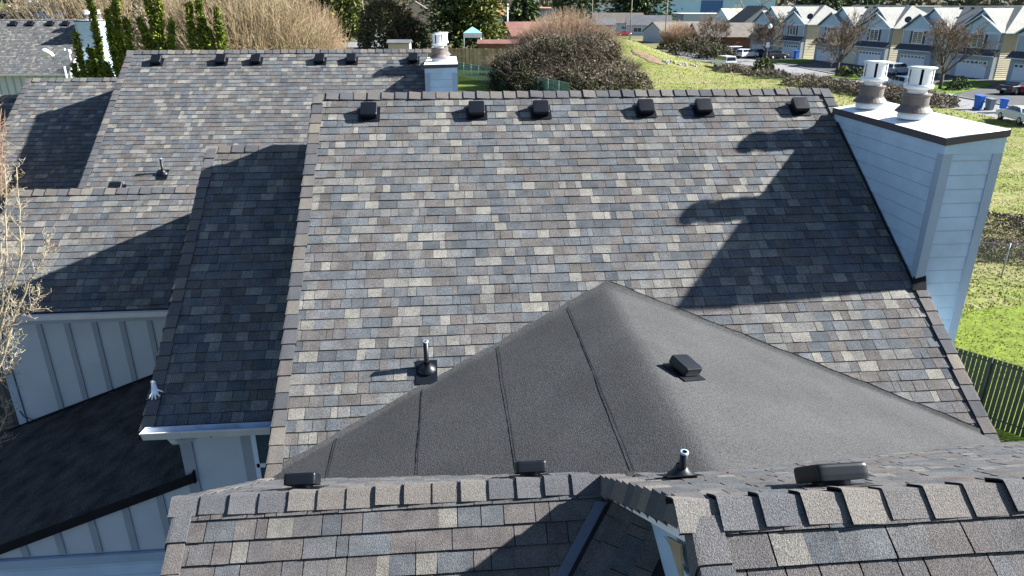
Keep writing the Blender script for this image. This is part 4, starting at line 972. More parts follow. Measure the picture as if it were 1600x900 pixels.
fan_shrub('leaning_bush', 'brown twigs arching over the fence gap left of the bramble mound', (8.6, 110, 0), 3.5, 3, 3.4, 500, 56, M_TWG, .03)
# bramble strip behind the wire fence on the right
mound('bramble_strip', 'leaf strewn bramble strip behind the wire fence at the right edge', [(x, 26.6 + (24 - x) * .45, 1.5, .62) for x in (19.5, 21.0, 22.5, 24, 25.5, 27, 28.5, 30.0)], 16000, .055, 57, M_BRB, tf=lambda p, r: r.gauss(.66, .26), cane=900)
mound('bramble_strip', 'small patch of dead brambles in the field above the wire fence', [(26.0, 31.0, 2.0, .4), (29, 30.0, 2.2, .45)], 7000, .06, 58, M_BRB, tf=lambda p, r: r.gauss(.6, .25))

# pale young tree at the left edge
def birch():
    r = random.Random(77); base = V3((-9.4, 10.3, 0)); t = thing('birch_tree', 'pale yellow leafless young tree at the left edge in front of the half shaded roof', 'tree', tuple(base)); tk, cr = MB(), MB()
    def W(px, py, dy=0): return atY(px, py, 10.0 + dy)
    stems = [[(-60, 700), (-15, 590), (10, 480), (33, 400), (32, 330), (26, 262)], [(-60, 700), (5, 560), (22, 500), (48, 440), (70, 400), (78, 372)], [(-60, 700), (-12, 560), (2, 470), (8, 400), (11, 330), (8, 270)],
             [(-40, 660), (0, 540), (30, 495), (52, 478), (62, 455)], [(-30, 640), (-8, 520), (-4, 440), (2, 380)], [(-60, 760), (-10, 700), (5, 660), (14, 630)], [(-20, 620), (-5, 600), (12, 585), (20, 560)]]
    for k, st in enumerate(stems):
        dy = r.uniform(-.35, .35); pts = []
        for i, (x, y) in enumerate(st): pts.append(W(x, y, dy * i / len(st)))
        f = []
        for i in range(len(pts) - 1):
            for q in range(3): f.append(pts[i].lerp(pts[i + 1], q / 3) + rv(r, .012))
        f.append(pts[-1])
        (tk if k < 4 else cr).tube(f, .024 if k < 4 else .014, .004, 6, 0, r.uniform(.3, 1))
        for i in range(3, len(f)):
            for q in range(5 if i < len(f) - 2 else 3):
                d = (f[i] - f[i - 1]).normalized(); s = rv(r, 1); s = (s - d * s.dot(d)).normalized()
                L = .42 * r.uniform(.3, 1) * (1 - .55 * i / len(f)); e = f[i] + (d * .9 + s * .75).normalized() * L; m_ = f[i].lerp(e, .5) + rv(r, .012)
                tt = r.random(); cr.tube([f[i], m_, e], .0042, .0020, 3, 0, tt, cap=False)
                for z in range(4):
                    g = r.uniform(.25, 1); o = f[i].lerp(e, g); e2 = o + (d * .8 + rv(r, .55)).normalized() * L * .38; cr.tube([o, e2], .0028, .0016, 3, 0, tt, cap=False)
                    cr.leaf(e2, .010, .6, r, r.random() * .4)
    tk.tube([base, W(-60, 760), W(-60, 700)], .10, .035, 8, 0, .8)
    tk.build('trunk', M_BIR, t); cr.build('twigs', M_BIR, t)
birch()
def twig2():
    r = random.Random(78); t = thing('bare_bush', 'reddish bare twigs at the left edge beside the upper left roof', 'bush', (-16.2, 18.5, 0)); cr = MB()
    for k in range(120):
        q = atY(r.uniform(-60, -5), r.uniform(300, 420), 18.5 + r.uniform(-.5, .5)); e = atY(r.uniform(-30, 12) , r.uniform(145, 300), 18.5 + r.uniform(-.5, .5))
        m_ = q.lerp(e, .5) + rv(r, .12); cr.tube([V3((-16.2 + r.uniform(-.3, .3), 18.5, 0)), q, m_, e], .016, .004, 3, 0, r.random(), cap=False)
        for j in range(6): o = m_.lerp(e, r.random()); cr.tube([o, o + rv(r, .16) + V3((0, 0, .1))], .005, .003, 3, 0, r.random(), cap=False)
    cr.build('twigs', M_TWO, t)
twig2()

# ------------------------------------------------------------------ fences
M_WOODF = mat('weathered_fence_board', None, 0.9, 0.2, 2, 0.3, 12, tint=[(0, (0.22, 0.145, 0.075)), (.5, (0.33, 0.24, 0.14)), (1, (0.42, 0.34, 0.24))])
def board_fence(name, label, A, B, h, seed, m=M_WOODF, bw=.14, rail=True, group=None, z0=0):
    r = random.Random(seed); A, B = V3(A), V3(B); d = (B - A); L = d.length; d.normalize(); nrm = V3((-d.y, d.x, 0)); t = thing(name, label, 'fence', tuple(A), group); b = MB(); s = 0
    while s < L:
        hh = h + r.uniform(-.03, .03); c = A + d * (s + bw / 2) + V3((0, 0, z0 + hh / 2)); b.obox(c, d * (bw / 2 - .006), nrm * .01, V3((0, 0, hh / 2)), 0, r.random()); s += bw
    b.build('boards', m, t)
    if rail:
        b = MB(); 
        for f in (.12, .62): 
            b = MB(); b.obox(A + d * L / 2 + V3((0, 0, z0 + h * f)) - nrm * .03, d * L / 2, nrm * .02, V3((0, 0, .045)), 0, .9); b.build('rail', m, t)
    s = 0
    while s <= L: b = MB(); b.obox(A + d * s + V3((0, 0, z0 + h / 2)) - nrm * .07, d * .06, nrm * .05, V3((0, 0, h / 2)), 0, .8); b.build('post', m, t); s += 2.4
    return t
board_fence('wooden_fence', 'brown weathered board fence right of the back chimney', (-3, 121, 0), (10.5, 117, 0), 3.2, 1, bw=.32)
q0 = atY(-40, 575, 12.6); q1 = atY(28, 560, 12.6)
M_FGR = mat('grey_fence_board', None, 0.9, 0.2, 2, tint=[(0, (0.045, 0.045, 0.045)), (1, (0.10, 0.10, 0.095))])
board_fence('wooden_fence', 'dark grey board fence in the shade at the left edge below the pale wall', (q0.x, 12.6, 0), (q1.x + .25, 12.6, 0), q1.z, 2, M_FGR)
# dark slatted boundary fence
M_SLAT = mat('dark_green_fence_slat', (0.012, 0.018, 0.010), 0.6, 0.3, 4)
t = thing('slatted_fence', 'black green slatted fence around the bright lawn at the right edge', 'fence', (12.7, 15.2, 0))
A, B = V3((10.2, 18.3, 0)), V3((18.0, 8.7, 0)); d = (B - A).normalized(); nrm = V3((-d.y, d.x, 0)); L = (B - A).length
b = MB(); s = 0
while s < L: b.obox(A + d * s + V3((0, 0, .92)), d * .0455, nrm * .007, V3((0, 0, .90)), 0); s += .108
b.build('slat_panel', M_SLAT, t)
for z in (.25, 1.72): b = MB(); b.obox(A + d * L / 2 + V3((0, 0, z)) - nrm * .02, d * L / 2, nrm * .008, V3((0, 0, .02))); b.build('rail', M_SLAT, t)
s = 0
while s <= L: b = MB(); b.tube([A + d * s - nrm * .05, A + d * s - nrm * .05 + V3((0, 0, 1.86))], .03, .03, 8); b.build('post', M_SLAT, t); s += 2.4
# chain link fences
M_WIRE = mat('galvanised_wire', (0.30, 0.33, 0.33), 0.5, 0.1, metal=.3)
def wire_fence(name, label, pts, h, sp, wr, post, fabric=None):
    t = thing(name, label, 'fence', pts[0])
    for k in range(len(pts) - 1):
        A, B = V3(pts[k]), V3(pts[k + 1]); d = B - A; L = d.length; d.normalize(); nrm = V3((-d.y, d.x, 0)); b = MB(); s = -h
        if fabric is None:
            while s < L:
                for sg in (1, -1):
                    a, e = (s, s + h) if sg == 1 else (s + h, s); za, ze = 0.0, h
                    lo, hi = max(0, min(a, e)), min(L, max(a, e))
                    if hi <= lo: continue
                    f = lambda q: (q - a) / (e - a) * h
                    p0, p1 = A + d * lo + V3((0, 0, f(lo) + .03)), A + d * hi + V3((0, 0, f(hi) + .03)); o = V3((0, 0, wr)) + d * 0
                    b.quad(p0 - o + nrm * wr * sg, p1 - o + nrm * wr * sg, p1 + o + nrm * wr * sg, p0 + o + nrm * wr * sg)
                s += sp
            b.build('wire_mesh', M_WIRE, t)
        else:
            b.obox(A + d * L / 2 + V3((0, 0, h / 2)), d * L / 2, nrm * .004, V3((0, 0, h / 2))); b.build('fabric_panel', fabric, t)
        b = MB(); b.tube([A + V3((0, 0, h + .03)), B + V3((0, 0, h + .03))], .022, .022, 6); b.build('top_rail', M_WIRE, t)
        s = 0
        while s <= L: b = MB(); b.tube([A + d * s, A + d * s + V3((0, 0, h + .08))], .03, .03, 6); b.build('post', M_GALV if fabric else M_WIRE, t); s += post
    return t
wire_fence('wire_fence', 'low galvanised chain link fence in the grass at the right edge', [(18.6, 25.2, 0), (33.0, 19.6, 0)], 1.35, .10, .0035, 2.9)
M_FAB = mat('green_windscreen_fabric', (0.10, 0.20, 0.165), 0.8, 0.1, 1)
M_FAB.node_tree.nodes['Principled BSDF'].inputs['Alpha'].default_value = .62
wire_fence('wire_fence', 'chain link fence with green screening left of the bramble mound', [(-1.5, 116, 0), (7.9, 92.5, 0), (13.0, 78, 0)], 1.9, .1, .01, 2.6, M_FAB)

# ------------------------------------------------------------------ buildings
M_WHITE = mat('white_house_paint', (0.72, 0.73, 0.73), 0.7, 0.05, 1)
M_LBLUE = mat('light_blue_house_paint', (0.40, 0.53, 0.62), 0.7, 0.05, 1)
M_BEIGE = mat('beige_lap_siding', (0.66, 0.61, 0.47), 0.7, 0.05, 1)
M_GREYB = mat('grey_blue_lap_siding', (0.36, 0.41, 0.45), 0.7, 0.05, 1)
M_BRICK = mat('red_brown_brick', (0.15, 0.07, 0.055), 0.85, 0.25, 3)
M_RGREY = mat('grey_roof_shingle', (0.10, 0.105, 0.115), 0.9, 0.2, 1.0, 0.4, 8)
M_RBRN = mat('brown_roof_shingle', (0.14, 0.12, 0.10), 0.9, 0.2, 1.0, 0.4, 8)
M_RPAL = mat('pale_grey_roof_shingle', (0.25, 0.25, 0.225), 0.9, 0.12, .7, 0.4, 9, grain=(3, .12))
M_RRED = mat('dull_red_roof', (0.17, 0.075, 0.06), 0.85, 0.2, .8)
M_RGRN = mat('pale_green_roof', (0.42, 0.45, 0.34), 0.85, 0.12, .8)
M_RBLK = mat('dark_skirt_roof', (0.05, 0.055, 0.065), 0.9, 0.2, 2)
M_GAR = mat('garage_door_white', (0.68, 0.73, 0.78), 0.55, 0.03, 2)
M_SHUT = mat('dark_shutter', (0.03, 0.035, 0.05), 0.6)

def house(name, label, c, w_, d_, h, rh, rot, wm, rm, wins=(), doors=(), ov=.5, chim=False, rail=None, cat='house'):
    """gabled house: ridge along local x, front faces local -y"""
    c = V3(c); cr, sr = math.cos(rot), math.sin(rot)
    def W(x, y, z): return V3((c.x + x * cr - y * sr, c.y + x * sr + y * cr, c.z + z))
    t = thing(name, label, cat, tuple(c)); b = MB()
    b.prism([W(-w_ / 2, -d_ / 2, 0), W(-w_ / 2, d_ / 2, 0), W(-w_ / 2, d_ / 2, h), W(-w_ / 2, 0, h + rh * .97), W(-w_ / 2, -d_ / 2, h)], W(w_ / 2, 0, 0) - W(-w_ / 2, 0, 0)); wl = b.build('wall', wm, t)
    b = MB(); k = rh / (d_ / 2); e = d_ / 2 + ov
    for sg in (-1, 1):
        b.prism([W(-w_ / 2 - ov * .6, 0, h + rh), W(-w_ / 2 - ov * .6, sg * e, h - k * ov), W(-w_ / 2 - ov * .6, sg * e, h - k * ov + .15), W(-w_ / 2 - ov * .6, 0, h + rh + .17)], W(w_ / 2 + ov * .6, 0, 0) - W(-w_ / 2 - ov * .6, 0, 0))
    rf = b.build('roof', rm, t)
    if chim: b = MB(); b.prism([W(w_ * .2, -.4, h + rh - .6), W(w_ * .2 + .8, -.4, h + rh - .6), W(w_ * .2 + .8, -.4, h + rh + 1), W(w_ * .2, -.4, h + rh + 1)], W(0, .8, 0) - W(0, 0, 0)); b.build('chimney', M_BRICK, rf)
    for (x, z, a, hh, face) in wins:
        if face == 'f': P_, U_, N_ = W(x, -d_ / 2 - .03, z), W(1, 0, 0) - W(0, 0, 0), W(0, -1, 0) - W(0, 0, 0)
        else: sgn = -1 if face == 'l' else 1; P_, U_, N_ = W(sgn * (w_ / 2 + .03), x, z), W(0, 1, 0) - W(0, 0, 0), W(sgn, 0, 0) - W(0, 0, 0)
        b = MB(); Z_ = V3((0, 0, 1))
        for (dx, dz, hx, hz) in ((0, hh / 2, a / 2 + .08, .07), (0, -hh / 2, a / 2 + .08, .07), (a / 2, 0, .07, hh / 2), (-a / 2, 0, .07, hh / 2), (0, 0, .04, hh / 2)): b.obox(P_ + U_ * dx + Z_ * dz, U_ * hx, Z_ * hz, N_ * .04)
        wf = b.build('window', M_WHITE, t); b = MB(); b.obox(P_, U_ * (a / 2 - .05), Z_ * (hh / 2 - .05), N_ * .012); b.build('pane', M_GLASS, wf)
    for (x, z, a, hh, face, dm) in doors:
        if face == 'f': P_, U_, N_ = W(x, -d_ / 2 - .03, z), W(1, 0, 0) - W(0, 0, 0), W(0, -1, 0) - W(0, 0, 0)
        else: sgn = -1 if face == 'l' else 1; P_, U_, N_ = W(sgn * (w_ / 2 + .03), x, z), W(0, 1, 0) - W(0, 0, 0), W(sgn, 0, 0) - W(0, 0, 0)
        b = MB(); b.obox(P_, U_ * a / 2, V3((0, 0, hh / 2)), N_ * .05); b.build('door', dm, t)
    return t
def gx(px, Y): return atY(px, 40, Y).x
house('garage', 'white gabled garage left of the dull red roofs', (gx(748, 215), 218, 0), 12, 8.2, 3.4, 2.7, rad(90), M_WHITE, M_RGREY, wins=((-2.6, 1.7, 1.0, 1.2, 'l'),), doors=((1.4, 1.4, 3.0, 2.8, 'l', M_GAR),), cat='garage')
house('bungalow', 'light blue bungalow with dark grey roof beside the red car', (gx(1022, 236), 243, 0), 14, 9, 3.2, 2.7, rad(-12), M_LBLUE, M_RGREY, wins=((-3.6, 1.7, 2.6, 1.4, 'f'), (1.4, 1.7, 1.2, 1.2, 'f'), (4.4, 1.7, 1.2, 1.2, 'f')), doors=((-.8, 1.1, 1.1, 2.2, 'f', M_SHUT),))
house('bungalow', 'pale house with olive roof and blue gable left of the dark grey roof', (gx(975, 252), 262, 0), 17, 10, 3.4, 3.0, rad(-14), M_LBLUE, M_RBRN, wins=((2.5, 1.8, 2.0, 1.2, 'f'),))
house('bungalow', 'low brown roofed house behind the round pinkish shrub', (gx(1092, 190), 200, 0), 20, 11, 2.7, 2.3, rad(12), M_GREYB, M_RBRN, wins=((-3, 1.5, 1.5, 1.1, 'f'),))
house('brick_house', 'brick house with brown roof behind the white van', (gx(1168, 158), 168, 0), 17, 12, 2.9, 2.6, rad(-4), M_BRICK, M_RBRN, wins=((-6.6, 1.5, 1.1, 1.2, 'f'), (-4.4, 1.5, 1.6, 1.2, 'f')), doors=((-8.0, 1.1, .7, 2.2, 'f', M_WHITE),))
house('cottage', 'small house with pale green roof behind the leaning bare tree', (gx(1163, 230), 236, 0), 12, 10, 5.0, 3.0, rad(8), M_LBLUE, M_RGRN, wins=((2, 2.8, 2, 1.2, 'f'),))
house('cottage', 'grey gabled house left of the first row house roof', (gx(1193, 180), 186, 0), 10, 9, 5.6, 3.4, rad(90), M_GREYB, M_RBRN, wins=((0, 4.2, 1.6, 1.4, 'l'),))
house('red_roof_house', 'house with dull red roof partly hidden by the bramble mound', (gx(856, 172), 178, 0), 19, 12, 2.9, 2.7, rad(10), M_BRICK, M_RRED)
house('shed', 'low shed with flat pinkish red roof behind the wooden fence', (gx(782, 140), 146, 0), 7.5, 5, 2.6, .5, rad(-6), M_BRICK, M_RRED, cat='shed')
house('white_house', 'white building with pale roof and orange roof behind, at the top edge', (gx(800, 300), 312, 0), 34, 12, 5, 3, rad(0), M_WHITE, mat('orange_tile_roof', (0.42, 0.2, 0.11), .8), wins=((-6, 3, 2, 1.5, 'f'), (2, 3, 2, 1.5, 'f')))
house('white_house', 'distant white house with hip like roof beside the rounded green tree', (gx(845, 290), 300, 0), 16, 10, 5, 2.6, rad(5), M_WHITE, M_RPAL, wins=((-2, 3, 2, 1.5, 'f'),))
house('pink_house', 'small pinkish house behind the bramble mound, left of the red car', (gx(940, 238), 244, 0), 11, 8, 3.3, 1.6, rad(-10), mat('pale_pink_paint', (0.62, 0.50, 0.50), .7), M_RGREY, wins=((2, 1.7, 1.2, 1.2, 'f'),))
# light building with tan gable behind the olive bush
house('tan_house', 'blank tan gabled house behind the olive bush at the top edge', (gx(648, 215), 226, 0), 14, 13, 6.2, 4.0, rad(90), mat('tan_stucco', (0.46, 0.38, 0.29), .8, .05), M_RBRN)
house('utility_shed', 'small grey white shed with a blue bin left of the large evergreen', (gx(622, 150), 152, 0), 4.2, 3, 2.5, .4, rad(-5), mat('warm_grey_stucco', (.42, .38, .34), .8), M_RGREY, cat='shed')

def block(name, label, c, w_, d_, h, rot, wm, bands=(), rm=None, cat='warehouse'):
    c = V3(c); cr, sr = math.cos(rot), math.sin(rot); W = lambda x, y, z: V3((c.x + x * cr - y * sr, c.y + x * sr + y * cr, c.z + z))
    t = thing(name, label, cat, tuple(c)); X, Yv = W(1, 0, 0) - W(0, 0, 0), W(0, 1, 0) - W(0, 0, 0); Z_ = V3((0, 0, 1))
    b = MB(); b.obox(W(0, 0, h / 2), X * w_ / 2, Yv * d_ / 2, Z_ * h / 2); b.build('wall', wm, t)
    b = MB(); b.obox(W(0, 0, h + .15), X * (w_ / 2 + .4), Yv * (d_ / 2 + .4), Z_ * .14); b.build('flat_roof', rm or M_WHITE, t)
    for (x0, x1, z0, z1, m) in bands: b = MB(); b.obox(W((x0 + x1) / 2, -d_ / 2 - .06, (z0 + z1) / 2), X * (x1 - x0) / 2, Z_ * (z1 - z0) / 2, Yv * .1); b.build('wall_panel', m, t)
    return t
M_DBL = mat('dark_blue_cladding', (0.04, 0.13, 0.30), 0.6); M_CYB = mat('pale_cyan_cladding', (0.36, 0.60, 0.72), 0.6, 0.04, .3)
block('warehouse', 'pale blue warehouse with dark blue panels at the top edge', (gx(1118, 400), 420, 0), 70, 26, 11, rad(-3), M_CYB, ((-28, -12, 0, 4, M_DBL), (-6, 6, 0, 11.2, M_DBL), (-34, 30, 0, 2.6, M_DBL), (12, 18, 3, 9, M_WHITE), (22, 28, 3, 8, M_WHITE)))
block('warehouse', 'white low commercial building left of the pale blue warehouse', (gx(955, 430), 450, 0), 40, 20, 9, rad(2), M_WHITE, ((-12, -6, 0, 8, M_CYB), (4, 9, 1, 6, M_DBL)))
block('warehouse', 'long grey flat roofed building between the warehouse and the row houses', (gx(1205, 330), 340, 0), 80, 20, 5, rad(-2), M_GREYB, ((-20, -4, .5, 3, M_WHITE), (6, 16, .5, 3, M_WHITE)), M_WHITE)
block('warehouse', 'wide grey roofed hall behind the right end of the row house ridge', (gx(1560, 300), 300, 0), 90, 46, 8.2, rad(-8), M_GREYB, ((-30, -10, 1, 6, M_LBLUE),), M_RPAL)
# far tree belt closing the horizon
r = random.Random(91); b = MB()
for k in range(15000):
    a = rad(r.uniform(-42, 52)); D_ = r.uniform(520, 640); x, y = math.sin(a) * D_, math.cos(a) * D_
    hh = 15 + 7 * mnoise.noise(V3((a * 30, 1, 2))) + 4 * mnoise.noise(V3((a * 90, 1, 7)))
    b.leaf((x, y, r.uniform(0, hh)), r.uniform(1.2, 3.0), .6, r, min(1, max(0, .4 + .5 * mnoise.noise(V3((a * 40, 4, 1))) + r.gauss(0, .15))))
setting(b.build('distant_tree_belt', M_BRB), 'stuff', 'hazy brown and green tree belt along the horizon', 'woodland')
b = MB(); n = 60
for k in range(n):
    a0, a1 = rad(-70 + 140 * k / n), rad(-70 + 140 * (k + 1) / n); f = lambda a: 20 + 14 * mnoise.noise(V3((a * 4, 0, 3)))
    b.quad((math.sin(a0) * 900, math.cos(a0) * 900, -1), (math.sin(a1) * 900, math.cos(a1) * 900, -1), (math.sin(a1) * 1150, math.cos(a1) * 1150, f(a1) * 2), (math.sin(a0) * 1150, math.cos(a0) * 1150, f(a0) * 2))
setting(b.build('hills', mat('wooded_hillside', (0.06, 0.07, 0.055), .9, .3, .02)))

# ---- row houses on the right: paired units with front gables and hip ends
def lap_box(b, s0, s1, d0, d1, z0, z1, m=0, e=.30):
    b.obox((rw((s0 + s1) / 2, (d0 + d1) / 2, (z0 + z1) / 2)), UR * (s1 - s0) / 2, VR * (d1 - d0) / 2, V3((0, 0, (z1 - z0) / 2)), m)
def laps(b, P, U_, L, N_, z0, z1, m=0, e=.28):
    z = z0
    while z < z1 - .02:
        zz = min(z + e, z1); b.quad(P + V3((0, 0, z)) + N_ * .045, P + U_ * L + V3((0, 0, z)) + N_ * .045, P + U_ * L + V3((0, 0, zz)) + N_ * .008, P + V3((0, 0, zz)) + N_ * .008, m)
        b.quad(P + V3((0, 0, z)) , P + U_ * L + V3((0, 0, z)), P + U_ * L + V3((0, 0, z)) + N_ * .045, P + V3((0, 0, z)) + N_ * .045, m); z = zz
def rowhouse(s0, s1, label):
    W_ = s1 - s0; t = thing('row_house', label, 'row house', tuple(rw(s0, 0)), 'row houses along the street'); D0, D1 = .9, 12.0; ev, rd = 6.15, 9.5
    b = MB(); lap_box(b, s0, s1, D0, D1, 0, ev)
    laps(b, rw(s0, 12), -VR, 12 - D0, -UR, 0, ev); b.build('wall', M_BEIGE, t)
    b = MB()    # hipped main roof
    dm = (D0 + D1) / 2; o = .45; e = [rw(s0 - o, D0 - o, ev), rw(s1 + o, D0 - o, ev), rw(s1 + o, D1 + o, ev), rw(s0 - o, D1 + o, ev)]; hl = 3.0
    k0, k1 = rw(s0 + hl, dm, rd), rw(s1 - .4, dm, rd); th_ = V3((0, 0, -.14))
    b.quad(e[0], k0, k1, e[1]); b.quad(e[3], e[2], k1, k0); b.poly([e[0], e[3], k0]); b.poly([e[1], k1, e[2]]); b.quad(e[0] + th_, e[1] + th_, e[2] + th_, e[3] + th_)
    for a_, c_ in ((0, 1), (1, 2), (2, 3), (3, 0)): b.quad(e[a_] + th_, e[c_] + th_, e[c_], e[a_])
    rf = b.build('roof', M_RPAL, t)
    b = MB(); b.obox((e[0] + e[1]) / 2 - VR * .07 + V3((0, 0, -.06)), UR * (W_ / 2 + o), VR * .06, V3((0, 0, .07))); b.build('gutter', M_TRIML, rf)
    b = MB(); b.obox((e[0] + e[3]) / 2 - UR * .07 + V3((0, 0, -.06)), VR * ((D1 - D0) / 2 + o), UR * .06, V3((0, 0, .07))); b.build('gutter', M_TRIML, rf)
    for q in range(6):
        s = s0 + 4.2 + q * (W_ - 6) / 6 + .5; b = MB(); P_ = rw(s, dm - .9, rd - .30); b.obox(P_ + V3((0, 0, .0)), UR * .19, VR * .19, V3((0, 0, .10))); b.build('roof_vent', M_BLKP, rf)
    for (a, w2, mir) in ((s0, 6.6, 0), (s1 - 6.6, 6.6, 1)):
        c = a + w2 / 2; b = MB()
        b.prism([rw(a, 0, 0), rw(a + w2, 0, 0), rw(a + w2, 0, 2.95), rw(a, 0, 2.95)], VR * 1.0)
        g0, g1 = (s0 - .05, s0 + 6.9) if not mir else (s1 - 6.2, s1 + .05)
        b.prism([rw(g0 + .1, .35, 2.9), rw(g1 - .1, .35, 2.9), rw(g1 - .1, .35, ev - .05), rw(g0 + .1, .35, ev - .05)], VR * .6)
        laps(b, rw(g0 + .1, .345), UR, g1 - g0 - .2, -VR, 2.95, ev - .1); b.build('front_bay', M_GREYB, t)
        # small front gable over the bay and the larger gable behind it
        gc = (g0 + g1) / 2; pk = ev + 2.15
        bc = gc + (.5 if not mir else -1.8); bw = 3.6; pk2 = ev + 2.95
        b = MB(); b.prism([rw(g0, .36, ev - .1), rw(g1, .36, ev - .1), rw(gc, .36, pk - .1)], VR * 3)
        b.prism([rw(bc - bw, .92, ev - .02), rw(bc + bw, .92, ev - .02), rw(bc, .92, pk2 - .12)], VR * 4); b.build('gable', M_LBLUE, t)
        for (l, r_, pc, pz, d0, nm) in ((g0 - .3, g1 + .3, gc, pk, -.05, 'bay_roof'), (bc - bw - .35, bc + bw + .35, bc, pk2, .55, 'gable_roof')):
            b = MB(); k = (pz - ev) / ((r_ - l) / 2); zl = ev - .02
            for (x, y) in ((l, pc), (r_, pc)):
                b.prism([rw(x, d0, zl - .10), rw(y, d0, pz), rw(y, d0, pz + .14), rw(x, d0, zl + .04)], VR * (5.4 if d0 > 0 else 3.2))
            g_ = b.build(nm, M_RPAL, t); 
            for (x, y) in ((l, pc), (r_, pc)): b = MB(); b.prism([rw(x, d0 - .05, zl - .14), rw(y, d0 - .05, pz - .03), rw(y, d0 - .05, pz + .15), rw(x, d0 - .05, zl + .05)], VR * .045); b.build('barge_board', M_TRIML, g_)
        b = MB(); b.obox(rw(gc, .31, ev - .14), UR * (g1 - g0) / 2, VR * .03, V3((0, 0, .10))); b.build('trim_band', M_TRIML, t)
        for x in (g0 + .17, g1 - .17): b = MB(); b.obox(rw(x, .31, 4.6), UR * .07, VR * .035, V3((0, 0, 1.55))); b.build('corner_board', M_TRIML, t)
        # window with shutters
        b = MB(); zc = 4.95
        for (dx, dz, hx, hz) in ((0, .85, 1.0, .07), (0, -.85, 1.0, .07), (.95, 0, .07, .85), (-.95, 0, .07, .85), (0, 0, .05, .85)): b.obox(rw(gc + dx, .30, zc + dz), UR * hx, VR * .04, V3((0, 0, hz)))
        wf = b.build('window', M_WHITE, t); b = MB(); b.obox(rw(gc, .32, zc), UR * .9, VR * .012, V3((0, 0, .8))); b.build('pane', M_GLASS, wf)
        for sg in (-1, 1): b = MB(); b.obox(rw(gc + sg * 1.25, .31, zc), UR * .2, VR * .03, V3((0, 0, .86))); b.build('shutter', M_SHUT, t)
        # skirt roof and garage door
        b = MB(); b.prism([rw(a - .35, -.55, 3.15), rw(a - .35, .34, 3.95), rw(a - .35, .34, 3.80), rw(a - .35, -.55, 3.02)], UR * (w2 + .7)); sk = b.build('skirt_roof', M_RBLK, t)
        b = MB(); b.obox(rw(c, -.60, 3.05), UR * (w2 / 2 + .4), VR * .05, V3((0, 0, .07))); b.build('gutter', M_TRIML, sk)
        b = MB(); gw_ = 2.45; b.obox(rw(c + (.1 if mir else -.1), -.02, 1.2), UR * gw_, VR * .05, V3((0, 0, 1.2)))
        for z in (.6, 1.2, 1.8): b.obox(rw(c + (.1 if mir else -.1), -.075, z), UR * gw_, VR * .008, V3((0, 0, .012)))
        gd = b.build('garage_door', M_GAR, t)
        for q in range(7): b = MB(); b.obox(rw(c + (-2.1 + q * .7) + (.1 if mir else -.1), -.08, 2.12), UR * .22, VR * .01, V3((0, 0, .14))); b.build('window', M_GLASS, gd)
    return t
rowhouse(25.4, 42.0, 'row house furthest left, its front behind the bare tree with the street lamp')
rowhouse(3.9, 21.2, 'second row house from the left, behind the left flue and its bare tree')
rowhouse(-16.1, 1.2, 'row house in the middle of the row behind the right flue and the forked tree')
rowhouse(-36.0, -18.7, 'row house cut off by the right edge of the photo')
for (px, py, s) in ((1266, 26, .55), (1419, 31, .5)):
    P_ = hit(px, py, VR, PR + VR * -.1); t = thing('satellite_dish', 'grey satellite dish on the %s row house eave' % ('second' if px < 1300 else 'middle'), 'satellite dish', tuple(P_))
    b = MB(); b.lathe(P_, [(.02, .10), (s * .6, .04), (s, .16), (s * .98, .18), (s * .5, .09), (.02, .12)], 20, N=(-.55, -.8, .35), cap1=False); b.build('reflector', M_SHUT, t)
    b = MB(); b.tube([P_, P_ + V3((.15, .1, -.5)), P_ + V3((.3, .2, -.75))], .04, .04, 6); b.build('mast', M_SHUT, t)

# ---- far apartment buildings at the upper left, same shingle roofs and chimneys
def far_block(name, label, X1, Y, zr, L, W_, seed, vents, gable=True):
    """long roof facing the camera whose right gable end is at X1"""
    t = thing(name, label, 'apartment building', (X1, Y, 0)); b = MB(); shingles(b, (X1 - W_, Y, zr), (1, 0, 0), DN, W_, L, e=.149 * 1.3, seed=seed); b.build('shingle_roof', [M_SH, M_SHE], t)
    b = MB(); o = V3((X1 - W_, Y, zr)); b.quad(o, o + DB * L, o + DB * L + V3((W_, 0, 0)), o + V3((W_, 0, 0))); b.build('rear_shingle_roof', M_RGREY, t)
    b = MB(); caps(b, (X1 - W_, Y, zr + .01), (1, 0, 0), DN, DB, .16, .16, W_, seed=seed + 1); b.build('ridge_cap', [M_CAP, M_SHE], t)
    yf, ze = Y - L * CP + .4, zr - L * SP
    board_batten(t, (X1 - W_ + .2, yf), (X1 - .2, yf), 0, lambda s: ze + .05, .3, .50, (0, -1, 0), bw=.05)
    b = MB(); b.box(X1 - W_, X1, yf - .50, yf - .36, ze - .12, ze - .01); b.build('gutter', M_GUT, t)
    b = MB(); b.prism([(X1 - .2, yf, 0), (X1 - .2, 2 * Y - yf, 0), (X1 - .2, 2 * Y - yf, ze), (X1 - .2, Y, zr - .15), (X1 - .2, yf, ze)], (.12, 0, 0)); b.build('gable_wall', M_WHITE, t)
    for px in vents:
        q_ = atY(px, 25, Y); roof_vent(t, V3((q_.x, Y, zr)) + DN * .6, NF, -DN, .22)
    return t
fb1 = far_block('apartment_building', 'far apartment building with bright white end wall behind the left junipers', -26.7, 60.0, 8.80, 6.3, 28, 81, (24, 50, 81, 105))
chimney(fb1, -26.85, -25.6, 57.6, 60.2, 8.75, [(-26.5, 59.0, 1.3), (-25.95, 59.4, 1.3)], slope=.02)
fb2 = far_block('apartment_building', 'second far apartment building whose ridge shows above the first at the top left', atY(100, 18, 71).x, 71.0, 9.15, 6.3, 30, 83, (8, 28, 42))
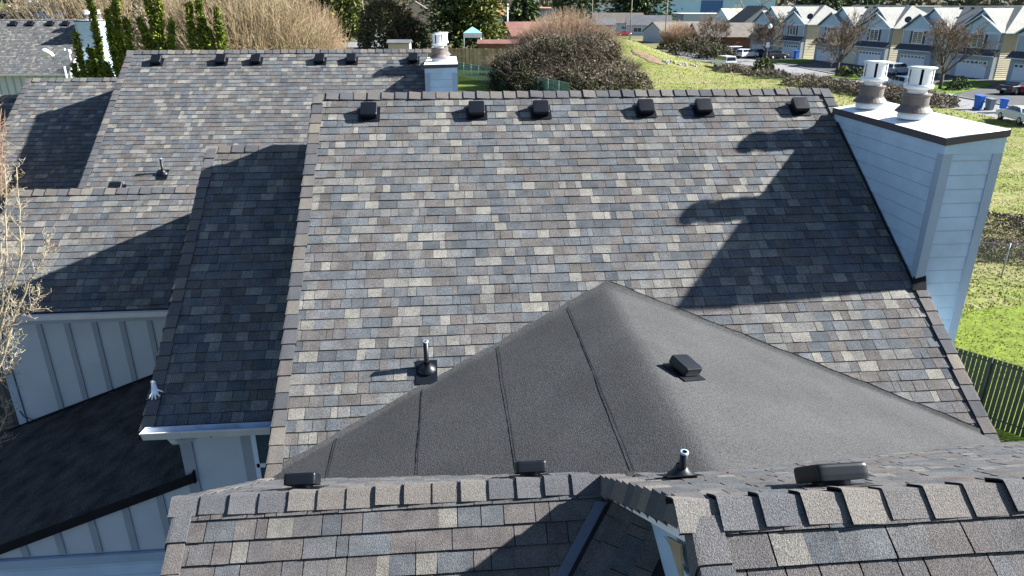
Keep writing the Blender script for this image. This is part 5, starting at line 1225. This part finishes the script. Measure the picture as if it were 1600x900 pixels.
c0 = atY(58, 22, 70).x; chimney(fb2, c0, c0 + 2.2, 69.5, 71.8, 9.2, [(c0 + .7, 70.6, 1.35), (c0 + 1.5, 70.6, 1.35)], slope=.02)
c0 = atY(42, 14, 74).x; chimney(fb2, c0, c0 + 1.7, 72.6, 74.6, 9.45, [(c0 + .5, 73.6, 1.35), (c0 + 1.2, 73.6, 1.35)], slope=.02)

# ------------------------------------------------------------------ street furniture
M_POLE = mat('weathered_pole_wood', (0.27, 0.215, 0.17), 0.85, 0.15, 2)
M_PLW = mat('pale_metal_pole', (0.55, 0.60, 0.62), 0.5, 0.05)
def pole(name, label, base, h, r0, r1, m=M_POLE, arms=(), lean=(0, 0), cat='utility pole', group='utility poles'):
    t = thing(name, label, cat, tuple(base), group); b = MB(); base = V3(base); b.tube([base, base + V3((lean[0], lean[1], h))], r0, r1, 10); b.build('post', m, t)
    for (z, L) in arms: b = MB(); b.obox(base + V3((lean[0] * z / h, lean[1] * z / h, z)), (L / 2, 0, 0), (0, .06, 0), (0, 0, .07)); b.build('crossarm', m, t)
    return t
p = gnd(576, 74); pole('utility_pole', 'leaning brown wooden pole beside the side road', (p.x, p.y, 0), 17, .20, .14, lean=(-1.3, 0), arms=((15.5, 2.4),))
for (px, py, lab, h, L) in ((984, 62, 'thin pole left of the dark bungalow roof', 15, 2.4), (1038, 70, 'thin pole in front of the dark bungalow roof', 15, 2.4), (924, 50, 'thin pole before the broad evergreen above the bramble mound', 13, 1.8), (965, 35, 'very distant pole above the pale house roof', 16, 2.2), (1064, 28, 'distant pole before the pale blue warehouse', 13, 2.0), (1093, 28, 'distant pole right of the one before the warehouse', 13, 2.0)):
    p = gnd(px, py); pole('utility_pole', lab, (p.x, p.y, 0), h, .17, .12, M_POLE, ((h - 1, L),))
p = gnd(793, 66); pole('white_pole', 'white pole right of the white garage', (p.x, p.y, 0), 9.6, .24, .2, M_PLW, cat='pole')
p = gnd(628, 74); pole('sign_pole', 'white sign pole with a pale panel left of the large evergreen', (p.x + .1, p.y, 0), 7.5, .12, .1, M_PLW, cat='sign pole')
t = thing('overhead_wire', 'overhead wire running left from the leaning wooden pole', 'wire', (-20, 180, 12)); b = MB()
A = gnd(576, 74) + V3((-1.1, 0, 15.5)); 
for dx, dz in ((0, 0), ): b.tube([A + V3((-30 * k / 10, -75 * k / 10, -3.0 * math.sin(math.pi * k / 10) - 3.2 * k / 10)) for k in range(11)], .03, .03, 4)
b.build('cable', M_SHUT, t)
# flood light pole behind the back roof at the left
p = atY(104, 118, 40); t = thing('floodlight_pole', 'white pole with two floodlight heads in front of the far shingle roof', 'light pole', (p.x, 40, 0)); b = MB()
b.tube([(p.x, 40, 0), (p.x - .02, 40, 7.15)], .07, .05, 10); b.build('post', M_PLW, t)
b = MB(); b.tube([(p.x - .45, 40, 7.45), (p.x - .38, 40, 7.2), (p.x - .2, 40, 7.15), (p.x + .3, 40, 7.15), (p.x + .38, 40, 7.25), (p.x + .38, 40, 7.5)], .035, .035, 8); b.build('bracket', M_PLW, t)
b = MB(); b.obox((p.x + .22, 39.95, 7.62), (.24, 0, .05), (0, .12, 0), (-.02, 0, .09)); b.lathe((p.x + .22, 39.95, 7.7), [(.05, 0), (.03, .12)], 10); b.build('lamp_head', M_METW, t)
b = MB(); b.tube([(p.x - .42, 40, 7.36), (p.x - .52, 39.97, 7.55), (p.x - .70, 39.95, 7.68), (p.x - .92, 39.92, 7.66)], .09, .15, 12); b.build('lamp_head', M_METW, t)
# street lamp with sign
p = gnd(1196, 98); t = thing('street_lamp', 'black street lamp with white globe beside the bare tree', 'street lamp', (p.x, p.y, 0)); b = MB(); b.lathe(p, [(.22, 0), (.2, .6), (.09, .8), (.07, 5.6), (.16, 5.7)], 12); b.build('post', M_SHUT, t)
b = MB(); b.lathe(p + V3((0, 0, 5.7)), [(.16, 0), (.32, .15), (.36, .42), (.24, .68), (.08, .8)], 16); b.build('globe', M_METW, t)
b = MB(); b.obox(p + V3((0, -.12, 3.0)), (.32, 0, 0), (0, .02, 0), (0, 0, .42)); b.build('sign_plate', M_METW, t)

# bins
def bin_(label, px, py, m, h=1.15, rot=0, group='wheeled bins at the kerb'):
    p = gnd(px, py); t = thing('wheeled_bin', label, 'bin', (p.x, p.y, 0), group); c, s = math.cos(rot), math.sin(rot); U_, V_ = V3((c, s, 0)), V3((-s, c, 0))
    b = MB(); P0 = p
    rings = [(.24, .27, .04), (.27, .31, .5 * h), (.31, .35, .92 * h), (.34, .38, .93 * h), (.34, .38, .97 * h)]
    i = len(b.v)
    for (a, d_, z) in rings: b.v += [tuple(P0 + U_ * x * a + V_ * y * d_ + V3((0, 0, z))) for x, y in ((-1, -1), (1, -1), (1, 1), (-1, 1))]
    for q in range(len(rings) - 1):
        for k in range(4): j = (k + 1) % 4; b.f.append((i + q * 4 + k, i + q * 4 + j, i + q * 4 + 4 + j, i + q * 4 + 4 + k)); b.m.append(0); b.t.append(.5); b.sm.append(False)
    b.f.append((i + 3, i + 2, i + 1, i)); b.m.append(0); b.t.append(.5); b.sm.append(False); b.build('body', m, t)
    b = MB(); b.obox(P0 + V3((0, 0, h)) - V_ * .02, U_ * .36, V_ * .41 + V3((0, 0, .03)), V3((0, 0, .03))); b.build('lid', m, t)
    b = MB(); b.tube([P0 + U_ * -.3 + V_ * .46 + V3((0, 0, h * .92)), P0 + U_ * .3 + V_ * .46 + V3((0, 0, h * .92))], .025, .025, 6); b.build('handle', m, t)
    for sg in (-1, 1): b = MB(); b.lathe(P0 + U_ * sg * .24 + V_ * .30 + V3((0, 0, .11)), [(.11, -.03), (.11, .03)], 12, N=U_, cap0=True); b.build('wheel', M_BLKP, t)
    return t
M_BLU = mat('blue_bin_plastic', (0.012, 0.13, 0.52), 0.45, 0.06, 3); M_GRB = mat('grey_bin_plastic', (0.16, 0.18, 0.19), 0.5, 0.06, 3)
bin_('tall blue wheeled bin on the kerb, left of the grey bin', 1527, 171, M_BLU, 1.35, .2)
bin_('small grey wheeled bin between two blue bins', 1545, 172, M_GRB, 1.1, .1)
bin_('blue wheeled bin turned sideways, right of the grey bin', 1565, 176, M_BLU, 1.3, .9)
bin_('blue wheeled bin beside the garage of the furthest row house', 1243, 92.5, M_BLU, 1.5, .3, 'bins by garages')
bin_('blue bin standing in front of the small shed', 625, 75, M_BLU, 1.7, 0, 'bins by garages')

# rocks, canopy
t = thing('rubble_heap', 'small heap of grey rubble and rocks on the field slope', 'rubble', tuple(ghit(1063, 101))); c = ghit(1063, 101); r = random.Random(5)
for k in range(26):
    b = MB(); p = c + V3((r.uniform(-2.6, 2.6), r.uniform(-1.6, 1.6), .2)); p.z = gh(p.x, p.y) + r.uniform(.05, .2)
    b.lathe(p, [(.10, -.25), (.22 * r.uniform(.7, 1.3), -.05), (.16, .12), (.05, .16)], 6, N=(r.uniform(-.5, .5), r.uniform(-.5, .5), 1), smooth=False); b.build('rock', M_CONC, t)
M_TURQ = mat('turquoise_canopy_cloth', (0.22, 0.62, 0.62), 0.7); c = V3((gx(738, 150), 150, 0)); t = thing('canopy_tent', 'turquoise and white pop up canopy behind the wooden fence', 'canopy', tuple(c)); b = MB()
for sx, sy in ((-1, -1), (1, -1), (1, 1), (-1, 1)): b2 = MB(); b2.tube([c + V3((sx * 1.7, sy * 1.7, 0)), c + V3((sx * 1.7, sy * 1.7, 4.4))], .06, .06, 6); b2.build('leg', M_METW, t)
k_ = [c + V3((sx * 1.8, sy * 1.8, 4.4)) for sx, sy in ((-1, -1), (1, -1), (1, 1), (-1, 1))]; ap_ = c + V3((0, 0, 5.5))
for q in range(4): b.poly([k_[q], k_[(q + 1) % 4], ap_])
b.build('roof_cloth', M_TURQ, t)
b = MB()
for q in range(4): b.quad(k_[q] - V3((0, 0, .9)), k_[(q + 1) % 4] - V3((0, 0, .9)), k_[(q + 1) % 4], k_[q])
b.build('valance', M_METW, t)

# ------------------------------------------------------------------ cars
M_TYRE = mat('tyre_rubber', (0.012, 0.012, 0.013), 0.8); M_RIM = mat('alloy_wheel', (0.45, 0.46, 0.48), 0.35, metal=.6)
M_CGL = mat('car_window_glass', (0.015, 0.02, 0.028), 0.08, spec=.8); M_LMPR = mat('red_tail_lamp', (0.35, 0.01, 0.01), 0.3); M_LMPW = mat('clear_headlamp', (0.7, 0.72, 0.75), 0.2)
def paint(n_, c): return mat(n_, c, 0.32, 0.02, 3, spec=.6, coat=.6)
PROF = {'suv': dict(L=4.6, W=1.85, low=[(-2.28, .42), (-2.30, .85), (-2.22, 1.05), (-.0, 1.08), (1.0, 1.05), (1.95, .93), (2.25, .72), (2.30, .42)], top=[(-2.15, 1.06), (-1.95, 1.58), (-1.2, 1.70), (.1, 1.68), (.55, 1.55), (1.12, 1.06)]),
        'van': dict(L=5.0, W=1.98, low=[(-2.46, .42), (-2.50, .95), (-2.44, 1.15), (0, 1.16), (1.4, 1.12), (2.1, .98), (2.45, .74), (2.5, .42)], top=[(-2.42, 1.16), (-2.30, 1.80), (-1.9, 1.90), (.6, 1.88), (1.05, 1.74), (1.75, 1.12)]),
        'sedan': dict(L=4.9, W=1.85, low=[(-2.42, .38), (-2.45, .80), (-2.35, .98), (-1.2, 1.0), (1.0, .97), (2.1, .86), (2.40, .66), (2.45, .38)], top=[(-1.55, .99), (-.95, 1.38), (-.4, 1.45), (.35, 1.43), (1.15, .98)]),
        'pickup': dict(L=5.4, W=1.95, low=[(-2.68, .5), (-2.7, 1.15), (-.6, 1.17), (.9, 1.15), (2.3, 1.05), (2.65, .85), (2.7, .5)], top=[(-.55, 1.16), (-.45, 1.78), (-.2, 1.86), (.6, 1.84), (1.35, 1.15)])}
def car(kind, label, pos, rot, m, group='parked cars', name='parked_car'):
    P_ = PROF[kind]; pos = V3(pos); t = thing(name, label, {'suv': 'car', 'van': 'van', 'sedan': 'car', 'pickup': 'pickup'}[kind], tuple(pos), group)
    c, s = math.cos(rot), math.sin(rot); W = lambda x, y, z: V3((pos.x + x * c - y * s, pos.y + x * s + y * c, pos.z + z)); w_ = P_['W'] / 2
    b = MB()
    def loft(prof, secs, m_=0):
        i = len(b.v); n = len(prof)
        for (y, f, dz) in secs:
            for (x, z) in prof: b.v.append(tuple(W(x * f, y, z + dz)))
        for q in range(len(secs) - 1):
            for k in range(n - 1): b.f.append((i + q * n + k, i + q * n + k + 1, i + (q + 1) * n + k + 1, i + (q + 1) * n + k)); b.m.append(m_); b.t.append(.5); b.sm.append(False)
            b.f.append((i + q * n + n - 1, i + q * n, i + (q + 1) * n, i + (q + 1) * n + n - 1)); b.m.append(m_); b.t.append(.5); b.sm.append(False)
        for q in (0, len(secs) - 1): b.f.append(tuple(i + q * n + k for k in (range(n) if q else range(n - 1, -1, -1)))); b.m.append(m_); b.t.append(.5); b.sm.append(False)
    loft(P_['low'], [(-w_, .975, -.03), (-w_ * .96, .995, 0), (-w_ * .6, 1, .01), (w_ * .6, 1, .01), (w_ * .96, .995, 0), (w_, .975, -.03)]); 
    bx = b; b = MB(); b.v = bx.v; b.f = bx.f; b.m = bx.m; b.t = bx.t; b.sm = bx.sm
    tp = P_['top']; n = len(tp); i = len(b.v)
    for (y, f, dz) in ((-w_ * .93, 1, 0), (-w_ * .74, .97, 0), (w_ * .74, .97, 0), (w_ * .93, 1, 0)):
        for k, (x, z) in enumerate(tp):
            inner = abs(y) < w_ * .8; zz = z if (inner or k in (0, n - 1)) else z - .02
            yy = y if (k in (0, n - 1)) else math.copysign(w_ * (.72 if inner else .80), y)
            b.v.append(tuple(W(x, yy, zz)))
    for q in range(3):
        for k in range(n - 1): b.f.append((i + q * n + k, i + q * n + k + 1, i + (q + 1) * n + k + 1, i + (q + 1) * n + k)); b.m.append(0); b.t.append(.5); b.sm.append(False)
    for q in (0, 3): b.f.append(tuple(i + q * n + k for k in range(n))); b.m.append(0); b.t.append(.5); b.sm.append(False)
    body = b.build('body', m, t)
    # glass: side windows, windscreen, rear window
    zt, zb = max(z for x, z in tp), tp[0][1]; x0, x1 = tp[0][0], tp[-1][0]; g = MB()
    for sg in (-1, 1):
        def sp(x, f): return W(x, sg * (w_ * (.93 - .13 * f) + .012), zb + (zt - zb) * f)
        xa, xb = tp[1][0], tp[-2][0]; xm = (xa + xb) / 2
        g.quad(sp(x0 + .25, .12), sp(xm - .04, .12), sp(xm - .04, .84), sp(xa + .12, .84)); g.quad(sp(xm + .04, .12), sp(x1 - .28, .12), sp(xb - .05, .84), sp(xm + .04, .84))
    def cross(xa, za, xb, zb_, ox): g.quad(W(xa + ox, -w_ * .78, za + .01), W(xa + ox, w_ * .78, za + .01), W(xb + ox, w_ * .68, zb_ - .03), W(xb + ox, -w_ * .68, zb_ - .03))
    cross(tp[-1][0] - .06, zb + .05, tp[-2][0], tp[-2][1], .03); cross(tp[0][0] + .03, zb + .06, tp[1][0], tp[1][1], -.03)
    g.build('windows', M_CGL, t)
    for sx in (-1, 1):
        for sy in (-1, 1):
            b = MB(); cc = W(sx * P_['L'] * .305, sy * (w_ - .09), .34); Nn = W(0, sy, 0) - W(0, 0, 0); b.lathe(cc, [(.20, -.1), (.34, -.1), (.345, .08), (.30, .115), (.2, .10)], 18, N=Nn, cap0=True); wh = b.build('wheel', M_TYRE, t)
            b = MB(); b.lathe(cc, [(.21, .10), (.19, .125), (.05, .10)], 14, N=Nn); b.build('rim', M_RIM, wh)
    for sx, mm, nm in ((-1, M_LMPR, 'tail_lamp'), (1, M_LMPW, 'headlight')):
        for sy in (-1, 1): b = MB(); b.obox(W(sx * (P_['L'] / 2 - .06), sy * w_ * .80, .80), (W(1, 0, 0) - W(0, 0, 0)) * .06, (W(0, 1, 0) - W(0, 0, 0)) * .15, V3((0, 0, .08))); b.build(nm, mm, t)
    b = MB(); b.obox(W(-P_['L'] / 2 + .01, 0, .62), (W(1, 0, 0) - W(0, 0, 0)) * .02, (W(0, 1, 0) - W(0, 0, 0)) * .26, V3((0, 0, .07))); b.build('number_plate', M_METW, t)
    return t
PW, PB, PS_, PRd, PDk = paint('white_car_paint', (.75, .77, .80)), paint('light_blue_car_paint', (.38, .55, .68)), paint('silver_car_paint', (.38, .43, .48)), paint('red_car_paint', (.32, .015, .03)), paint('black_car_paint', (.012, .014, .02))
def gc_(px, py): p = gnd(px, py); return (p.x, p.y, .06)
aw = math.atan2(VR.y, VR.x)
car('van', 'white van at the left end of the parked cars by the brick house', gc_(1150, 88), aw + .25, PW)
car('suv', 'white estate car right beside the white van', gc_(1166, 91), aw + .25, PW)
car('sedan', 'dark small car in the shade between the white estate and the lamp', gc_(1184, 89), aw + .2, PDk)
car('suv', 'black car in the shade behind the street lamp', gc_(1211, 93), aw + .1, PDk)
car('van', 'white van parked alone on the street bend near the field scrub', gc_(1131, 106), rad(95), PW)
car('suv', 'silver grey car on the driveway between the two flues', gc_(1401, 117), aw + .15, PS_)
car('suv', 'pale blue white car on the street, mostly hidden by the right flue', gc_(1406, 141), rad(88), PB)
car('sedan', 'black car with red side on the driveway at the right edge', gc_(1589, 147), aw + .1, PDk)
car('sedan', 'dark red car right behind the black one at the right edge', gc_(1608, 147), aw + .1, PRd)
car('sedan', 'old car with maroon tail and pale roof at the right edge behind the chimney cap', gc_(1592, 192), rad(80), paint('pale_lilac_paint', (.55, .56, .66)))
car('sedan', 'red car parked beside the light blue bungalow', gc_(974, 56), rad(10), PRd)
car('sedan', 'dark car half hidden behind the red one at the bungalow', gc_(990, 55), rad(10), PDk)
car('sedan', 'dark blue car at the left edge of the brick house', gc_(1106, 82), aw, PDk)
car('pickup', 'white pickup parked at the end of the side road', gc_(558, 53), rad(-80), PW)
car('pickup', 'grey pickup beside the white one on the side road', gc_(547, 52.5), rad(-80), PS_)
car('sedan', 'white car half hidden in the willow stems at their right foot', (gx(514, 150), 152, 0), rad(30), PW)
car('suv', 'white car with dark windows behind the red shed roof', (gx(782, 200), 203, 0), rad(15), PW)
